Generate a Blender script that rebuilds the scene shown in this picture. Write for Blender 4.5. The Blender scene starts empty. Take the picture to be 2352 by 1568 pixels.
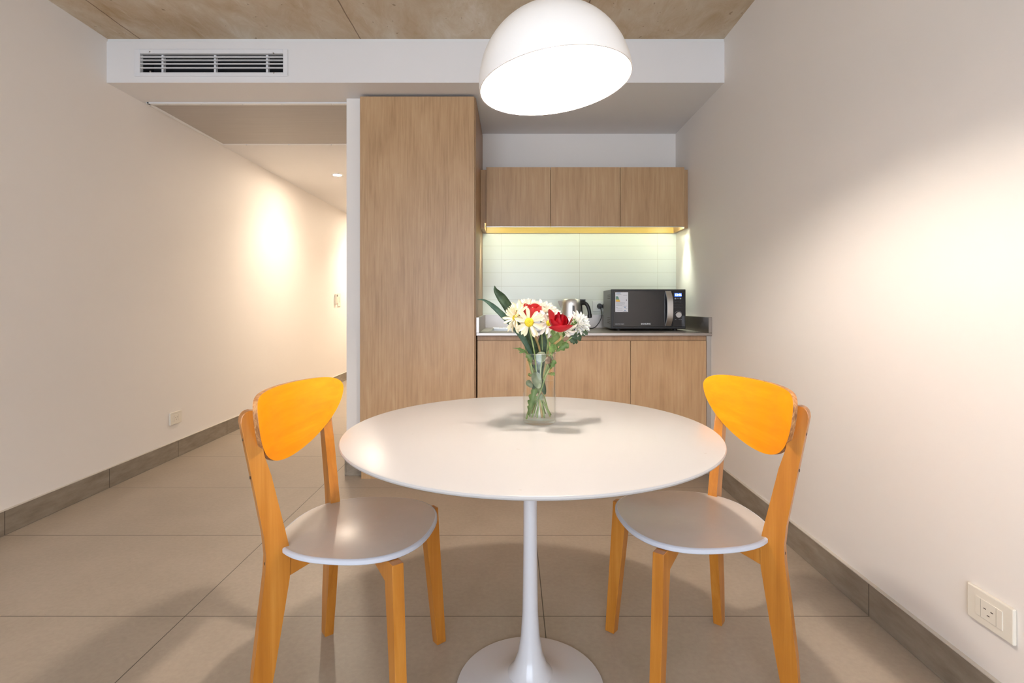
import bpy, bmesh, math, random
from mathutils import Vector, Matrix
PI = math.pi
random.seed(7)
C = bpy.context.scene.collection
FP, CX, HY, CH = 1178.0, 1178.0, 699.0, 1.10      # focal length in pixels, vanishing point, camera height

def W(px, py, Y):
    return Vector(((px - CX) / FP * Y, Y, CH - (py - HY) / FP * Y))

# ------------------------------------------------------------------ materials
def mat(name, col, rough=0.5, metal=0.0, spec=0.5, emit=None, estr=0.0, trans=0.0, coat=0.0):
    m = bpy.data.materials.new(name); m.use_nodes = True
    b = m.node_tree.nodes['Principled BSDF']
    b.inputs['Base Color'].default_value = (*col, 1)
    b.inputs['Roughness'].default_value = rough
    b.inputs['Metallic'].default_value = metal
    b.inputs['Specular IOR Level'].default_value = spec
    b.inputs['Coat Weight'].default_value = coat
    if emit:
        b.inputs['Emission Color'].default_value = (*emit, 1)
        b.inputs['Emission Strength'].default_value = estr
    return m

def nd(m, t, **kw):
    n = m.node_tree.nodes.new(t)
    for k, v in kw.items(): setattr(n, k, v)
    return n
def ln(m, a, b): m.node_tree.links.new(a, b)

def coords(m, scale=(1, 1, 1), rot=(0, 0, 0), which='Object'):
    tc = nd(m, 'ShaderNodeTexCoord'); mp = nd(m, 'ShaderNodeMapping')
    mp.inputs['Scale'].default_value = scale; mp.inputs['Rotation'].default_value = rot
    ln(m, tc.outputs[which], mp.inputs['Vector']); return mp.outputs['Vector']

def noise(m, vec, scale, detail=4, rough=0.5, dist=0.0):
    n = nd(m, 'ShaderNodeTexNoise'); n.inputs['Scale'].default_value = scale
    n.inputs['Detail'].default_value = detail; n.inputs['Roughness'].default_value = rough
    n.inputs['Distortion'].default_value = dist
    ln(m, vec, n.inputs['Vector']); return n.outputs['Fac']

def ramp(m, fac, stops):
    r = nd(m, 'ShaderNodeValToRGB'); e = r.color_ramp.elements
    while len(e) < len(stops): e.new(0.5)
    for i, (p, c) in enumerate(stops):
        e[i].position = p; e[i].color = (*c, 1) if len(c) == 3 else c
    ln(m, fac, r.inputs['Fac']); return r.outputs['Color']

def mixc(m, fac, a, b, mode='MIX'):
    x = nd(m, 'ShaderNodeMix', data_type='RGBA', blend_type=mode)
    for sock, v in ((0, fac), (6, a), (7, b)):
        if isinstance(v, (int, float)): x.inputs[sock].default_value = v
        elif isinstance(v, tuple): x.inputs[sock].default_value = (*v, 1)
        else: ln(m, v, x.inputs[sock])
    return x.outputs[2]

def mth(m, op, a, b=None, c=None):
    x = nd(m, 'ShaderNodeMath', operation=op)
    for i, v in enumerate((a, b, c)):
        if v is None: continue
        if isinstance(v, (int, float)): x.inputs[i].default_value = v
        else: ln(m, v, x.inputs[i])
    return x.outputs[0]

def bump(m, h, strength=0.1, dist=0.01):
    b = nd(m, 'ShaderNodeBump'); b.inputs['Strength'].default_value = strength
    b.inputs['Distance'].default_value = dist
    ln(m, h, b.inputs['Height']); ln(m, b.outputs['Normal'], m.node_tree.nodes['Principled BSDF'].inputs['Normal'])

def base(m, colsock): ln(m, colsock, m.node_tree.nodes['Principled BSDF'].inputs['Base Color'])

def wall_mat(name, col):
    m = mat(name, col, 0.6, spec=0.3); v = coords(m)
    n1 = noise(m, v, 1.3, 3); base(m, mixc(m, n1, tuple(c * 0.97 for c in col), tuple(min(1, c * 1.02) for c in col)))
    bump(m, noise(m, v, 180, 3), 0.06, 0.002); return m

def grain_mat(name, c0, c1, c2, axis='z', rough=0.42, freq=55, strength=0.04, coat=0.0, spec=0.5):
    m = mat(name, c1, rough, coat=coat, spec=spec)
    sc = {'z': (1, 1, 0.035), 'x': (0.035, 1, 1), 'y': (1, 0.035, 1)}[axis]
    v = coords(m, sc); n = noise(m, v, freq, 6, 0.65, 0.4)
    v2 = coords(m, tuple(0.28 if s < 1 else 1 for s in sc)); n2 = noise(m, v2, 7, 3, 0.5, 1.2)
    f = mth(m, 'ADD', mth(m, 'MULTIPLY', n, 0.65), mth(m, 'MULTIPLY', n2, 0.35))
    base(m, ramp(m, f, [(0.33, c0), (0.5, c1), (0.68, c2)]))
    v3 = coords(m, tuple(0.012 if s < 1 else 1 for s in sc)); bump(m, noise(m, v3, 260, 2), strength, 0.001)
    return m

def joint(m, comp, period, offset, width):
    """1 inside a joint line, 0 elsewhere, along one coordinate"""
    a = mth(m, 'DIVIDE', mth(m, 'SUBTRACT', comp, offset), period)
    fr = mth(m, 'ABSOLUTE', mth(m, 'SUBTRACT', a, mth(m, 'ROUND', a)))
    return mth(m, 'LESS_THAN', fr, width / period / 2)

M = {}
M['wall'] = wall_mat('wall_paint', (0.84, 0.79, 0.735))
M['soffit'] = wall_mat('soffit_paint', (0.79, 0.765, 0.745))
M['trimwhite'] = mat('white_profile', (0.80, 0.79, 0.77), 0.4)

# concrete ceiling
m = mat('board_marked_concrete', (0.4, 0.3, 0.2), 0.75, spec=0.25)
v = coords(m); n1 = noise(m, v, 1.6, 6, 0.62, 0.6); n2 = noise(m, coords(m, (1, 0.45, 1), (0, 0, 0.5)), 9, 6, 0.7, 0.8)
n3 = noise(m, coords(m, (2.2, 0.22, 1), (0, 0, 0.35)), 20, 4, 0.6)
f = mth(m, 'ADD', mth(m, 'MULTIPLY', n1, 0.55), mth(m, 'MULTIPLY', n2, 0.45))
c = ramp(m, f, [(0.34, (0.45, 0.325, 0.19)), (0.46, (0.55, 0.435, 0.30)), (0.56, (0.62, 0.53, 0.40)), (0.68, (0.74, 0.68, 0.59))])
c = mixc(m, mth(m, 'MULTIPLY', ramp(m, n3, [(0.62, (0, 0, 0)), (0.70, (1, 1, 1))]), 0.35), c, (0.68, 0.60, 0.49))
spots = ramp(m, noise(m, v, 23, 3, 0.5), [(0.27, (1, 1, 1)), (0.31, (0, 0, 0))])
c = mixc(m, mth(m, 'MULTIPLY', spots, 0.6), c, (0.20, 0.12, 0.06))
sx = nd(m, 'ShaderNodeSeparateXYZ'); tc = nd(m, 'ShaderNodeTexCoord'); ln(m, tc.outputs['Object'], sx.inputs[0])
wob = mth(m, 'MULTIPLY', mth(m, 'SUBTRACT', noise(m, v, 6, 3), 0.5), 0.012)
xx = mth(m, 'ADD', sx.outputs['X'], wob)
seam = joint(m, xx, 1.3205, -0.915, 0.007)
c = mixc(m, mth(m, 'MULTIPLY', seam, 0.75), c, (0.16, 0.10, 0.06))
base(m, c); bump(m, mth(m, 'SUBTRACT', n2, mth(m, 'MULTIPLY', seam, 0.8)), 0.25, 0.01); M['concrete'] = m

# floor tiles
def tile_floor(name):
    m = mat(name, (0.35, 0.3, 0.24), 0.38, spec=0.4)
    v = coords(m); n1 = noise(m, v, 3, 5, 0.6); n2 = noise(m, v, 60, 3, 0.6)
    f = mth(m, 'ADD', mth(m, 'MULTIPLY', n1, 0.6), mth(m, 'MULTIPLY', n2, 0.4))
    c = ramp(m, f, [(0.35, (0.355, 0.29, 0.22)), (0.65, (0.43, 0.355, 0.275))])
    sx = nd(m, 'ShaderNodeSeparateXYZ'); tc = nd(m, 'ShaderNodeTexCoord'); ln(m, tc.outputs['Object'], sx.inputs[0])
    j = mth(m, 'MAXIMUM', joint(m, sx.outputs['X'], 1.266, 0.109, 0.0035), joint(m, sx.outputs['Y'], 0.634, 1.81, 0.0035))
    base(m, mixc(m, j, c, (0.085, 0.065, 0.045)))
    ln(m, mth(m, 'ADD', mth(m, 'MULTIPLY', n1, 0.15), 0.28), m.node_tree.nodes['Principled BSDF'].inputs['Roughness'])
    bump(m, mth(m, 'SUBTRACT', 1.0, j), 0.35, 0.002); return m
M['floor'] = tile_floor('porcelain_floor_tiles')

m = mat('skirting_tile', (0.26, 0.215, 0.165), 0.45, spec=0.4)
v = coords(m); c = ramp(m, noise(m, coords(m, (1, 0.4, 1.6)), 12, 5, 0.65), [(0.33, (0.205, 0.165, 0.12)), (0.68, (0.32, 0.27, 0.21))])
sx = nd(m, 'ShaderNodeSeparateXYZ'); tc = nd(m, 'ShaderNodeTexCoord'); ln(m, tc.outputs['Object'], sx.inputs[0])
j = joint(m, sx.outputs['Y'], 0.634, 1.81, 0.004); base(m, mixc(m, j, c, (0.07, 0.05, 0.035))); M['skirting'] = m
M['grout'] = mat('skirting_grout', (0.62, 0.56, 0.48), 0.8)

# backsplash
m = mat('backsplash_tile', (0.78, 0.80, 0.76), 0.22, spec=0.5)
sx = nd(m, 'ShaderNodeSeparateXYZ'); tc = nd(m, 'ShaderNodeTexCoord'); ln(m, tc.outputs['Object'], sx.inputs[0])
j = mth(m, 'MAXIMUM', joint(m, sx.outputs['X'], 0.6045, 0.518, 0.002), joint(m, sx.outputs['Z'], 0.1044, 1.032, 0.002))
base(m, mixc(m, j, (0.74, 0.77, 0.69), (0.54, 0.54, 0.44))); bump(m, mth(m, 'SUBTRACT', 1.0, j), 0.2, 0.001); M['splash'] = m

M['oak'] = grain_mat('oak_laminate', (0.37, 0.215, 0.10), (0.47, 0.29, 0.145), (0.54, 0.355, 0.19), 'z', 0.40, 95)
M['oak_edge'] = grain_mat('oak_laminate_edge', (0.30, 0.17, 0.085), (0.38, 0.225, 0.12), (0.45, 0.28, 0.16), 'z', 0.45)
M['oak_shelf'] = grain_mat('oak_laminate_underside', (0.56, 0.36, 0.07), (0.64, 0.42, 0.085), (0.70, 0.47, 0.11), 'x', 0.4)
M['chairwood'] = grain_mat('lacquered_beech', (0.40, 0.135, 0.012), (0.49, 0.18, 0.019), (0.58, 0.24, 0.036), 'z', 0.30, 45, coat=0.15)
M['plyorange'] = grain_mat('yellow_stained_plywood', (0.90, 0.29, 0.003), (0.98, 0.345, 0.003), (1.0, 0.41, 0.008), 'y', 0.30, 30, coat=0.1)
# ply edge: thin light and dark layers following the board
m = mat('plywood_edge', (0.5, 0.27, 0.12), 0.5)
c = ramp(m, noise(m, coords(m, (3, 1, 1)), 45, 4, 0.7, 0.6), [(0.35, (0.24, 0.095, 0.03)), (0.5, (0.45, 0.20, 0.07)), (0.66, (0.62, 0.36, 0.16))]); base(m, c); M['plyedge'] = m
# seat laminate with scuffs
m = mat('white_seat_laminate', (0.72, 0.66, 0.61), 0.25, spec=0.5)
v = coords(m); n = noise(m, v, 14, 6, 0.7)
sc = ramp(m, noise(m, v, 30, 3, 0.5), [(0.745, (0, 0, 0)), (0.765, (1, 1, 1))])
base(m, mixc(m, sc, mixc(m, n, (0.53, 0.47, 0.415), (0.60, 0.535, 0.475)), (0.85, 0.82, 0.78))); M['seat'] = m
m = mat('white_seat_edge', (0.58, 0.60, 0.66), 0.35)
M['seatedge'] = m
m = mat('white_table_lacquer', (0.51, 0.49, 0.475), 0.28, spec=0.5)
v = coords(m); sc = ramp(m, noise(m, v, 40, 2, 0.5), [(0.765, (0, 0, 0)), (0.78, (1, 1, 1))])
base(m, mixc(m, mth(m, 'MULTIPLY', sc, 0.5), (0.51, 0.49, 0.475), (0.40, 0.34, 0.29))); M['table'] = m
M['tablebase'] = mat('white_table_metal', (0.60, 0.59, 0.60), 0.22, spec=0.55, coat=0.2)

m = mat('brushed_steel', (0.42, 0.375, 0.335), 0.38, 1.0)
bump(m, noise(m, coords(m, (0.02, 1, 1)), 300, 2), 0.05, 0.0005); M['steel'] = m
M['steel_dark'] = mat('sink_steel', (0.55, 0.54, 0.52), 0.35, 1.0)
m = mat('kettle_steel', (0.86, 0.855, 0.84), 0.38, 1.0)
bump(m, noise(m, coords(m, (0.02, 0.02, 1)), 400, 2), 0.04, 0.0005); M['kettle'] = m
M['blackplastic'] = mat('black_plastic', (0.018, 0.017, 0.016), 0.4)
M['blackgloss'] = mat('black_glass', (0.012, 0.011, 0.012), 0.06, spec=0.6)
M['darkgrey'] = mat('dark_grey_enamel', (0.14, 0.14, 0.135), 0.42)
M['silver'] = mat('satin_silver', (0.60, 0.58, 0.55), 0.32, 1.0)
M['plate'] = mat('ivory_switch_plastic', (0.80, 0.745, 0.64), 0.35)
M['platewhite'] = mat('white_socket_plastic', (0.76, 0.77, 0.72), 0.35)
M['slot'] = mat('socket_slot', (0.05, 0.03, 0.02), 0.6)
M['ventwhite'] = mat('vent_enamel', (0.78, 0.77, 0.77), 0.4)
M['ventdark'] = mat('duct_shadow_black', (0.012, 0.012, 0.014), 0.9)
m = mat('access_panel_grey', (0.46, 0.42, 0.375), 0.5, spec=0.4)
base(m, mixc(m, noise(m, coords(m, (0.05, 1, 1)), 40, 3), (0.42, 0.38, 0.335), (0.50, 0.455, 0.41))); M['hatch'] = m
M['label'] = mat('label_paper', (0.72, 0.72, 0.74), 0.5)
M['ink'] = mat('label_ink', (0.12, 0.12, 0.13), 0.6)
M['inkgreen'] = mat('label_green', (0.05, 0.20, 0.12), 0.6)
M['inkyellow'] = mat('label_yellow', (0.85, 0.62, 0.02), 0.6)
M['inkorange'] = mat('label_orange', (0.80, 0.38, 0.03), 0.6)
M['inkblue'] = mat('label_blue', (0.08, 0.22, 0.42), 0.6)
M['print'] = mat('white_print', (0.55, 0.56, 0.58), 0.5)
M['greyprint'] = mat('grey_print', (0.16, 0.17, 0.19), 0.5)
M['blueglow'] = mat('display_blue', (0.01, 0.03, 0.3), 0.3, emit=(0.02, 0.09, 0.95), estr=1.0)
M['digitglow'] = mat('display_digit', (0.8, 0.9, 1), 0.3, emit=(0.75, 0.9, 1.0), estr=1.6)
M['petalcream'] = mat('cream_petal', (0.84, 0.75, 0.52), 0.55, spec=0.3)
M['petalwhite'] = mat('white_petal', (0.86, 0.83, 0.75), 0.55, spec=0.3)
M['petalblush'] = mat('blush_petal', (0.86, 0.79, 0.67), 0.55, spec=0.3)
for k in ('petalcream', 'petalwhite', 'petalblush'):
    b = M[k].node_tree.nodes['Principled BSDF']; b.inputs['Subsurface Weight'].default_value = 0.25; b.inputs['Subsurface Radius'].default_value = (0.01, 0.008, 0.005)
m = mat('daisy_center', (0.75, 0.52, 0.01), 0.7)
base(m, ramp(m, noise(m, coords(m), 500, 2), [(0.35, (0.42, 0.33, 0.005)), (0.6, (0.85, 0.62, 0.01))])); M['yellow'] = m
M['redpetal'] = mat('crimson_petal', (0.42, 0.006, 0.014), 0.5, spec=0.3)
M['coralpetal'] = mat('coral_red_petal', (0.68, 0.05, 0.045), 0.5, spec=0.3)
def leafmat(name, a, b):
    m = mat(name, a, 0.42); base(m, ramp(m, noise(m, coords(m), 60, 4), [(0.35, a), (0.65, b)])); return m
M['leafdark'] = leafmat('dark_green_leaf', (0.06, 0.105, 0.045), (0.13, 0.20, 0.10))
M['leafblue'] = leafmat('grey_green_leaf', (0.10, 0.18, 0.12), (0.16, 0.26, 0.17))
M['leafmid'] = leafmat('mid_green_leaf', (0.17, 0.29, 0.07), (0.32, 0.45, 0.16))
M['leafpale'] = leafmat('pale_grey_green_leaf', (0.26, 0.32, 0.19), (0.38, 0.43, 0.27))
M['leafbrown'] = leafmat('withered_leaf', (0.20, 0.13, 0.08), (0.36, 0.25, 0.17))
M['stem'] = leafmat('green_stem', (0.19, 0.27, 0.08), (0.33, 0.40, 0.16))
M['stembrown'] = leafmat('reddish_stem', (0.35, 0.27, 0.10), (0.50, 0.33, 0.15))
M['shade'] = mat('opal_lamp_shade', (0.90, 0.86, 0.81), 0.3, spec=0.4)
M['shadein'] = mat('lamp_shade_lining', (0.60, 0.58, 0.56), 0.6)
M['bulb'] = mat('lit_bulb', (1, 1, 1), 0.5, emit=(1.0, 0.895, 0.80), estr=305)
M['hallbulb'] = mat('lit_downlight_lens', (1, 1, 1), 0.5, emit=(1.0, 0.84, 0.66), estr=300)
M['puck'] = mat('lit_end_lamp', (1, 1, 1), 0.5, emit=(0.88, 1.0, 0.86), estr=240)
M['led'] = mat('lit_tube', (1, 1, 1), 0.5, emit=(0.86, 1.0, 0.72), estr=7)

def thin_glass(name, tint, refl=1.0, rough=0.02):
    m = bpy.data.materials.new(name); m.use_nodes = True; nt = m.node_tree; nt.nodes.clear()
    o = nt.nodes.new('ShaderNodeOutputMaterial'); mx = nt.nodes.new('ShaderNodeMixShader')
    t = nt.nodes.new('ShaderNodeBsdfTransparent'); t.inputs[0].default_value = (*tint, 1)
    g = nt.nodes.new('ShaderNodeBsdfGlossy'); g.inputs['Roughness'].default_value = rough
    lw = nt.nodes.new('ShaderNodeLayerWeight'); lw.inputs['Blend'].default_value = 0.5
    pw = nt.nodes.new('ShaderNodeMath'); pw.operation = 'POWER'; pw.inputs[1].default_value = 4.0
    mu = nt.nodes.new('ShaderNodeMath'); mu.operation = 'MULTIPLY_ADD'; mu.inputs[1].default_value = 0.80 * refl; mu.inputs[2].default_value = 0.04 * refl
    nt.links.new(lw.outputs['Facing'], pw.inputs[0]); nt.links.new(pw.outputs[0], mu.inputs[0]); nt.links.new(mu.outputs[0], mx.inputs[0])
    nt.links.new(t.outputs[0], mx.inputs[1]); nt.links.new(g.outputs[0], mx.inputs[2]); nt.links.new(mx.outputs[0], o.inputs[0])
    return m
M['glass'] = thin_glass('clear_glass', (0.985, 0.99, 0.98), 0.75)
M['rimglass'] = thin_glass('polished_glass_rim', (0.90, 0.93, 0.88), 1.0, 0.1)
M['rimglass'].node_tree.nodes['Math.001'].inputs[2].default_value = 0.30
M['water'] = thin_glass('still_water', (0.99, 0.995, 0.985), 0.25, 0.03)

# ------------------------------------------------------------------ mesh helpers
def offset_of(parent):
    o = Vector((0, 0, 0))
    while parent is not None:
        o += parent.location; parent = parent.parent
    return o

def link(name, bm, material, parent=None, smooth=False, local=False, mats=None, loc=None):
    me = bpy.data.meshes.new(name)
    bmesh.ops.recalc_face_normals(bm, faces=bm.faces)
    bm.to_mesh(me); bm.free()
    if parent is not None and not local:
        me.transform(Matrix.Translation(-offset_of(parent)))
    if loc is not None: me.transform(Matrix.Translation(-Vector(loc)))
    for mm in (mats or [material]): me.materials.append(mm)
    if smooth:
        for p in me.polygons: p.use_smooth = True
    o = bpy.data.objects.new(name, me); C.objects.link(o)
    if parent is not None: o.parent = parent
    if loc is not None: o.location = loc
    if smooth == 'auto':
        me.set_sharp_from_angle(angle=math.radians(38))
    return o

def tag(o, label, cat, group=None, kind=None):
    o['label'] = label; o['category'] = cat
    if group: o['group'] = group
    if kind: o['kind'] = kind
    return o
def thing(name, label, cat, loc=(0, 0, 0), rotz=0, group=None):
    o = bpy.data.objects.new(name, None); C.objects.link(o)
    o.location = loc; o.rotation_euler = (0, 0, rotz); o.empty_display_size = 0.05
    return tag(o, label, cat, group)
def struct(name, bm, m, **kw):
    o = link(name, bm, m, **kw); o['kind'] = 'structure'; return o

def NB(): return bmesh.new()
def bx(bm, x0, x1, y0, y1, z0, z1, bev=0.0, seg=2, mi=0):
    r = bmesh.ops.create_cube(bm, size=1.0); vs = r['verts']
    for v in vs:
        v.co = Vector(((x0 + x1) / 2 + v.co.x * (x1 - x0), (y0 + y1) / 2 + v.co.y * (y1 - y0), (z0 + z1) / 2 + v.co.z * (z1 - z0)))
    fs = set(f for v in vs for f in v.link_faces)
    for f in fs: f.material_index = mi
    if bev > 0:
        es = list(set(e for v in vs for e in v.link_edges))
        bmesh.ops.bevel(bm, geom=es, offset=bev, segments=seg, profile=0.5, affect='EDGES', clamp_overlap=True)
    return bm
def box(*a, **k): return bx(NB(), *a, **k)

def lathe(bm, prof, cx, cy, seg=64, close=False):
    rings = []
    for r, z in prof:
        if r < 1e-6: rings.append([bm.verts.new((cx, cy, z))])
        else: rings.append([bm.verts.new((cx + r * math.cos(2 * PI * i / seg), cy + r * math.sin(2 * PI * i / seg), z)) for i in range(seg)])
    pairs = list(zip(rings[:-1], rings[1:]))
    if close: pairs.append((rings[-1], rings[0]))
    for a, b in pairs:
        if len(a) == 1 and len(b) == 1: continue
        for i in range(seg):
            j = (i + 1) % seg
            if len(a) == 1: bm.faces.new((a[0], b[i], b[j]))
            elif len(b) == 1: bm.faces.new((a[i], a[j], b[0]))
            else: bm.faces.new((a[i], a[j], b[j], b[i]))
    return bm

def tube(bm, pts, rad, seg=10, caps=True, sq=None):
    """round tube through points; rad is a number or a list; sq=(w,h) makes an oval section"""
    pts = [Vector(p) for p in pts]; n = len(pts)
    if not isinstance(rad, (list, tuple)): rad = [rad] * n
    rings = []; up = Vector((0, 0, 1))
    t0 = (pts[1] - pts[0]).normalized()
    if abs(t0.dot(up)) > 0.9: up = Vector((0, 1, 0))
    u = (up - t0 * up.dot(t0)).normalized()
    for i, p in enumerate(pts):
        t = (pts[min(i + 1, n - 1)] - pts[max(i - 1, 0)]).normalized()
        u = (u - t * u.dot(t)).normalized(); w = t.cross(u)
        a, b = (sq if sq else (1, 1))
        rings.append([bm.verts.new(p + (u * math.cos(2 * PI * k / seg) * a + w * math.sin(2 * PI * k / seg) * b) * rad[i]) for k in range(seg)])
    for r1, r2 in zip(rings[:-1], rings[1:]):
        for k in range(seg):
            bm.faces.new((r1[k], r1[(k + 1) % seg], r2[(k + 1) % seg], r2[k]))
    if caps:
        bm.faces.new(rings[0][::-1]); bm.faces.new(rings[-1])
    return bm

def bez(p, n=12):
    """Catmull-Rom through the points"""
    p = [Vector(q) for q in p]; out = []
    q = [p[0] * 2 - p[1]] + p + [p[-1] * 2 - p[-2]]
    for i in range(1, len(q) - 2):
        for k in range(n):
            t = k / n
            out.append(0.5 * ((2 * q[i]) + (q[i + 1] - q[i - 1]) * t + (2 * q[i - 1] - 5 * q[i] + 4 * q[i + 1] - q[i + 2]) * t * t + (3 * q[i] - q[i - 1] - 3 * q[i + 1] + q[i + 2]) * t ** 3))
    out.append(p[-1]); return out

def prism(bm, pts2, mapf, thick, bev=0.0):
    """extrude a polygon: mapf(a, b, t) places it"""
    lo = [bm.verts.new(mapf(a, b, -thick / 2)) for a, b in pts2]
    hi = [bm.verts.new(mapf(a, b, thick / 2)) for a, b in pts2]
    n = len(pts2); fs = [bm.faces.new(lo[::-1]), bm.faces.new(hi)]
    for i in range(n): fs.append(bm.faces.new((lo[i], lo[(i + 1) % n], hi[(i + 1) % n], hi[i])))
    if bev > 0:
        es = list(set(e for f in fs[:2] for e in f.edges))
        bmesh.ops.bevel(bm, geom=es, offset=bev, segments=2, profile=0.5, affect='EDGES', clamp_overlap=True)
    return bm

def text(name, body, size, material, parent, M4, extrude=0.0003, bold=0.0):
    cu = bpy.data.curves.new(name, 'FONT'); cu.body = body; cu.size = size; cu.extrude = extrude; cu.offset = bold
    cu.align_x = 'CENTER'; cu.align_y = 'CENTER'
    t = bpy.data.objects.new(name, cu); C.objects.link(t)
    bpy.context.view_layer.update()
    me = bpy.data.meshes.new_from_object(t.evaluated_get(bpy.context.evaluated_depsgraph_get()))
    bpy.data.objects.remove(t)
    me.transform(Matrix.Translation(-offset_of(parent)) @ M4); me.materials.clear(); me.materials.append(material)
    o = bpy.data.objects.new(name, me); C.objects.link(o); o.parent = parent; return o
def face_front(p):                                  # text in the XZ plane, read from -Y
    return Matrix.Translation(p) @ Matrix.Rotation(PI / 2, 4, 'X')

# ------------------------------------------------------------------ dimensions
XL, XR = -2.431, 1.266
YB, YBEAM, YK, YH = -2.3, 3.07, 3.99, 9.2
ZC, ZS = 2.692, 2.4265
YP = 3.306                                         # front of the hall partition
PX0, PX1 = -1.072, -0.9655

# ------------------------------------------------------------------ the setting
struct('floor', box(XL - .12, XR + .12, YB - .12, YH + .1, -0.08, 0), M['floor'])
struct('wall_left', box(XL - .12, XL, YB, YH, 0, 2.9), M['wall'])
struct('wall_right', box(XR, XR + .12, YB, YK + .1, 0, 2.9), M['wall'])
struct('wall_back', box(PX1, XR, YK, YK + .1, 0, 2.9), M['wall'])
struct('wall_hall_side', box(PX0, PX1, YP, YH, 0, ZS), M['wall'])
struct('wall_hall_end', box(XL - .12, PX1, YH, YH + .1, 0, 2.9), M['wall'])
struct('ceiling', box(XL - .12, XR + .12, YB, YBEAM + .3, ZC, ZC + .15), M['concrete'])
# dropped soffit with the vent opening in its front
VX0, VX1, VZ0, VZ1 = -2.228, -1.373, 2.4864, 2.5985
bm = NB()
bx(bm, XL, XR, YBEAM + .12, YK + .1, ZS, ZC - .001)
bx(bm, XL, PX1, YK + .1, YH, ZS, ZC - .001)
bx(bm, XL, VX0, YBEAM, YBEAM + .12, ZS, ZC - .018); bx(bm, VX1, XR, YBEAM, YBEAM + .12, ZS, ZC - .018)
bx(bm, VX0, VX1, YBEAM, YBEAM + .12, ZS, VZ0); bx(bm, VX0, VX1, YBEAM, YBEAM + .12, VZ1, ZC - .018)
struct('ceiling_soffit', bm, M['soffit'])
struct('trim_1', box(XL, XR, YBEAM + .008, YBEAM + .12, ZC - .018, ZC), M['trimwhite'])
def skirt(name, x0, x1, y0, y1, h=0.117):
    bm = box(x0, x1, y0, y1, 0, h, bev=0.0015, seg=1)
    struct(name, bm, M['skirting'])
skirt('baseboard_left', XL, XL + .010, YB, YH)
skirt('baseboard_right', XR - .010, XR, YB, 3.29)
skirt('baseboard_hall_side', PX0 - .010, PX0, YP - .010, YH)
skirt('baseboard_hall_front', PX0, PX1, YP - .010, YP)
struct('trim_2', box(XL, XL + .013, YB, YH, 0.117, 0.1205), M['grout'])
struct('trim_3', box(XR - .013, XR, YB, 3.29, 0.117, 0.1205), M['grout'])
struct('wall_backsplash', box(-.2345, XR, YK - .012, YK, 1.02, 1.70), M['splash'])
# rear wall of the room with its big window, behind the camera
bm = NB(); WX0, WX1, WZ0, WZ1 = -1.9, 0.95, 0.25, 2.45
bx(bm, XL - .12, WX0, YB - .12, YB, 0, 2.9); bx(bm, WX1, XR + .12, YB - .12, YB, 0, 2.9)
bx(bm, WX0, WX1, YB - .12, YB, 0, WZ0); bx(bm, WX0, WX1, YB - .12, YB, WZ1, 2.9)
struct('wall_window_side', bm, M['wall'])
bm = NB()
for a in (WX0, (WX0 + WX1) / 2 - .03, WX1 - .06): bx(bm, a, a + .06, YB - .09, YB - .03, WZ0, WZ1)
for a in (WZ0, WZ1 - .06): bx(bm, WX0, WX1, YB - .09, YB - .03, a, a + .06)
wf = struct('window_1', bm, M['trimwhite'])
link('pane', box(WX0 + .03, WX1 - .03, YB - .063, YB - .057, WZ0 + .03, WZ1 - .03), M['glass'], wf)

# ------------------------------------------------------------------ vent grille
t = thing('air_vent', 'long white air vent with dark slots set in the beam under the concrete ceiling', 'air vent', (-1.80, YBEAM, 2.5425))
bm = NB(); a0, a1, c0, c1 = -2.262, -1.345, 2.463, 2.6246; y0, y1 = YBEAM - .008, YBEAM + .001
bx(bm, a0, VX0, y0, y1, c0, c1, .002, 1); bx(bm, VX1, a1, y0, y1, c0, c1, .002, 1)
bx(bm, VX0, VX1, y0, y1, c0, VZ0, .002, 1); bx(bm, VX0, VX1, y0, y1, VZ1, c1, .002, 1)
link('frame', bm, M['ventwhite'], t)
bm = NB(); bx(bm, VX0, VX1, YBEAM + .112, YBEAM + .119, VZ0, VZ1)
bx(bm, VX0, VX0 + .002, YBEAM + .02, YBEAM + .112, VZ0, VZ1); bx(bm, VX1 - .002, VX1, YBEAM + .02, YBEAM + .112, VZ0, VZ1)
bx(bm, VX0, VX1, YBEAM + .02, YBEAM + .112, VZ0, VZ0 + .002); bx(bm, VX0, VX1, YBEAM + .02, YBEAM + .112, VZ1 - .002, VZ1)
link('duct', bm, M['ventdark'], t)
for z in (2.581, 2.563, 2.542, 2.516):
    bm = box(VX0, VX1, YBEAM - .004, YBEAM + .007, z - .0018, z + .0018, .0006, 1)
    for v in bm.verts: v.co.z += -(v.co.y - YBEAM) * 0.25 + 0.002 * math.sin(v.co.x * 7 + z * 40)
    link('slat', bm, M['ventwhite'], t)
for px in (370, 491, 611):
    x = (px - CX) / FP * YBEAM
    link('divider', box(x - .006, x + .006, YBEAM + .012, YBEAM + .034, VZ0, VZ1), M['ventwhite'], t)
for px, py in ((344, 119), (628, 122), (345, 164), (629, 167.5)):
    p = W(px, py, YBEAM - .008); bm = NB()
    bmesh.ops.create_cone(bm, cap_ends=True, segments=12, radius1=.005, radius2=.004, depth=.003, matrix=Matrix.Translation(p) @ Matrix.Rotation(PI / 2, 4, 'X'))
    link('screw', bm, M['silver'], t)

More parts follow.
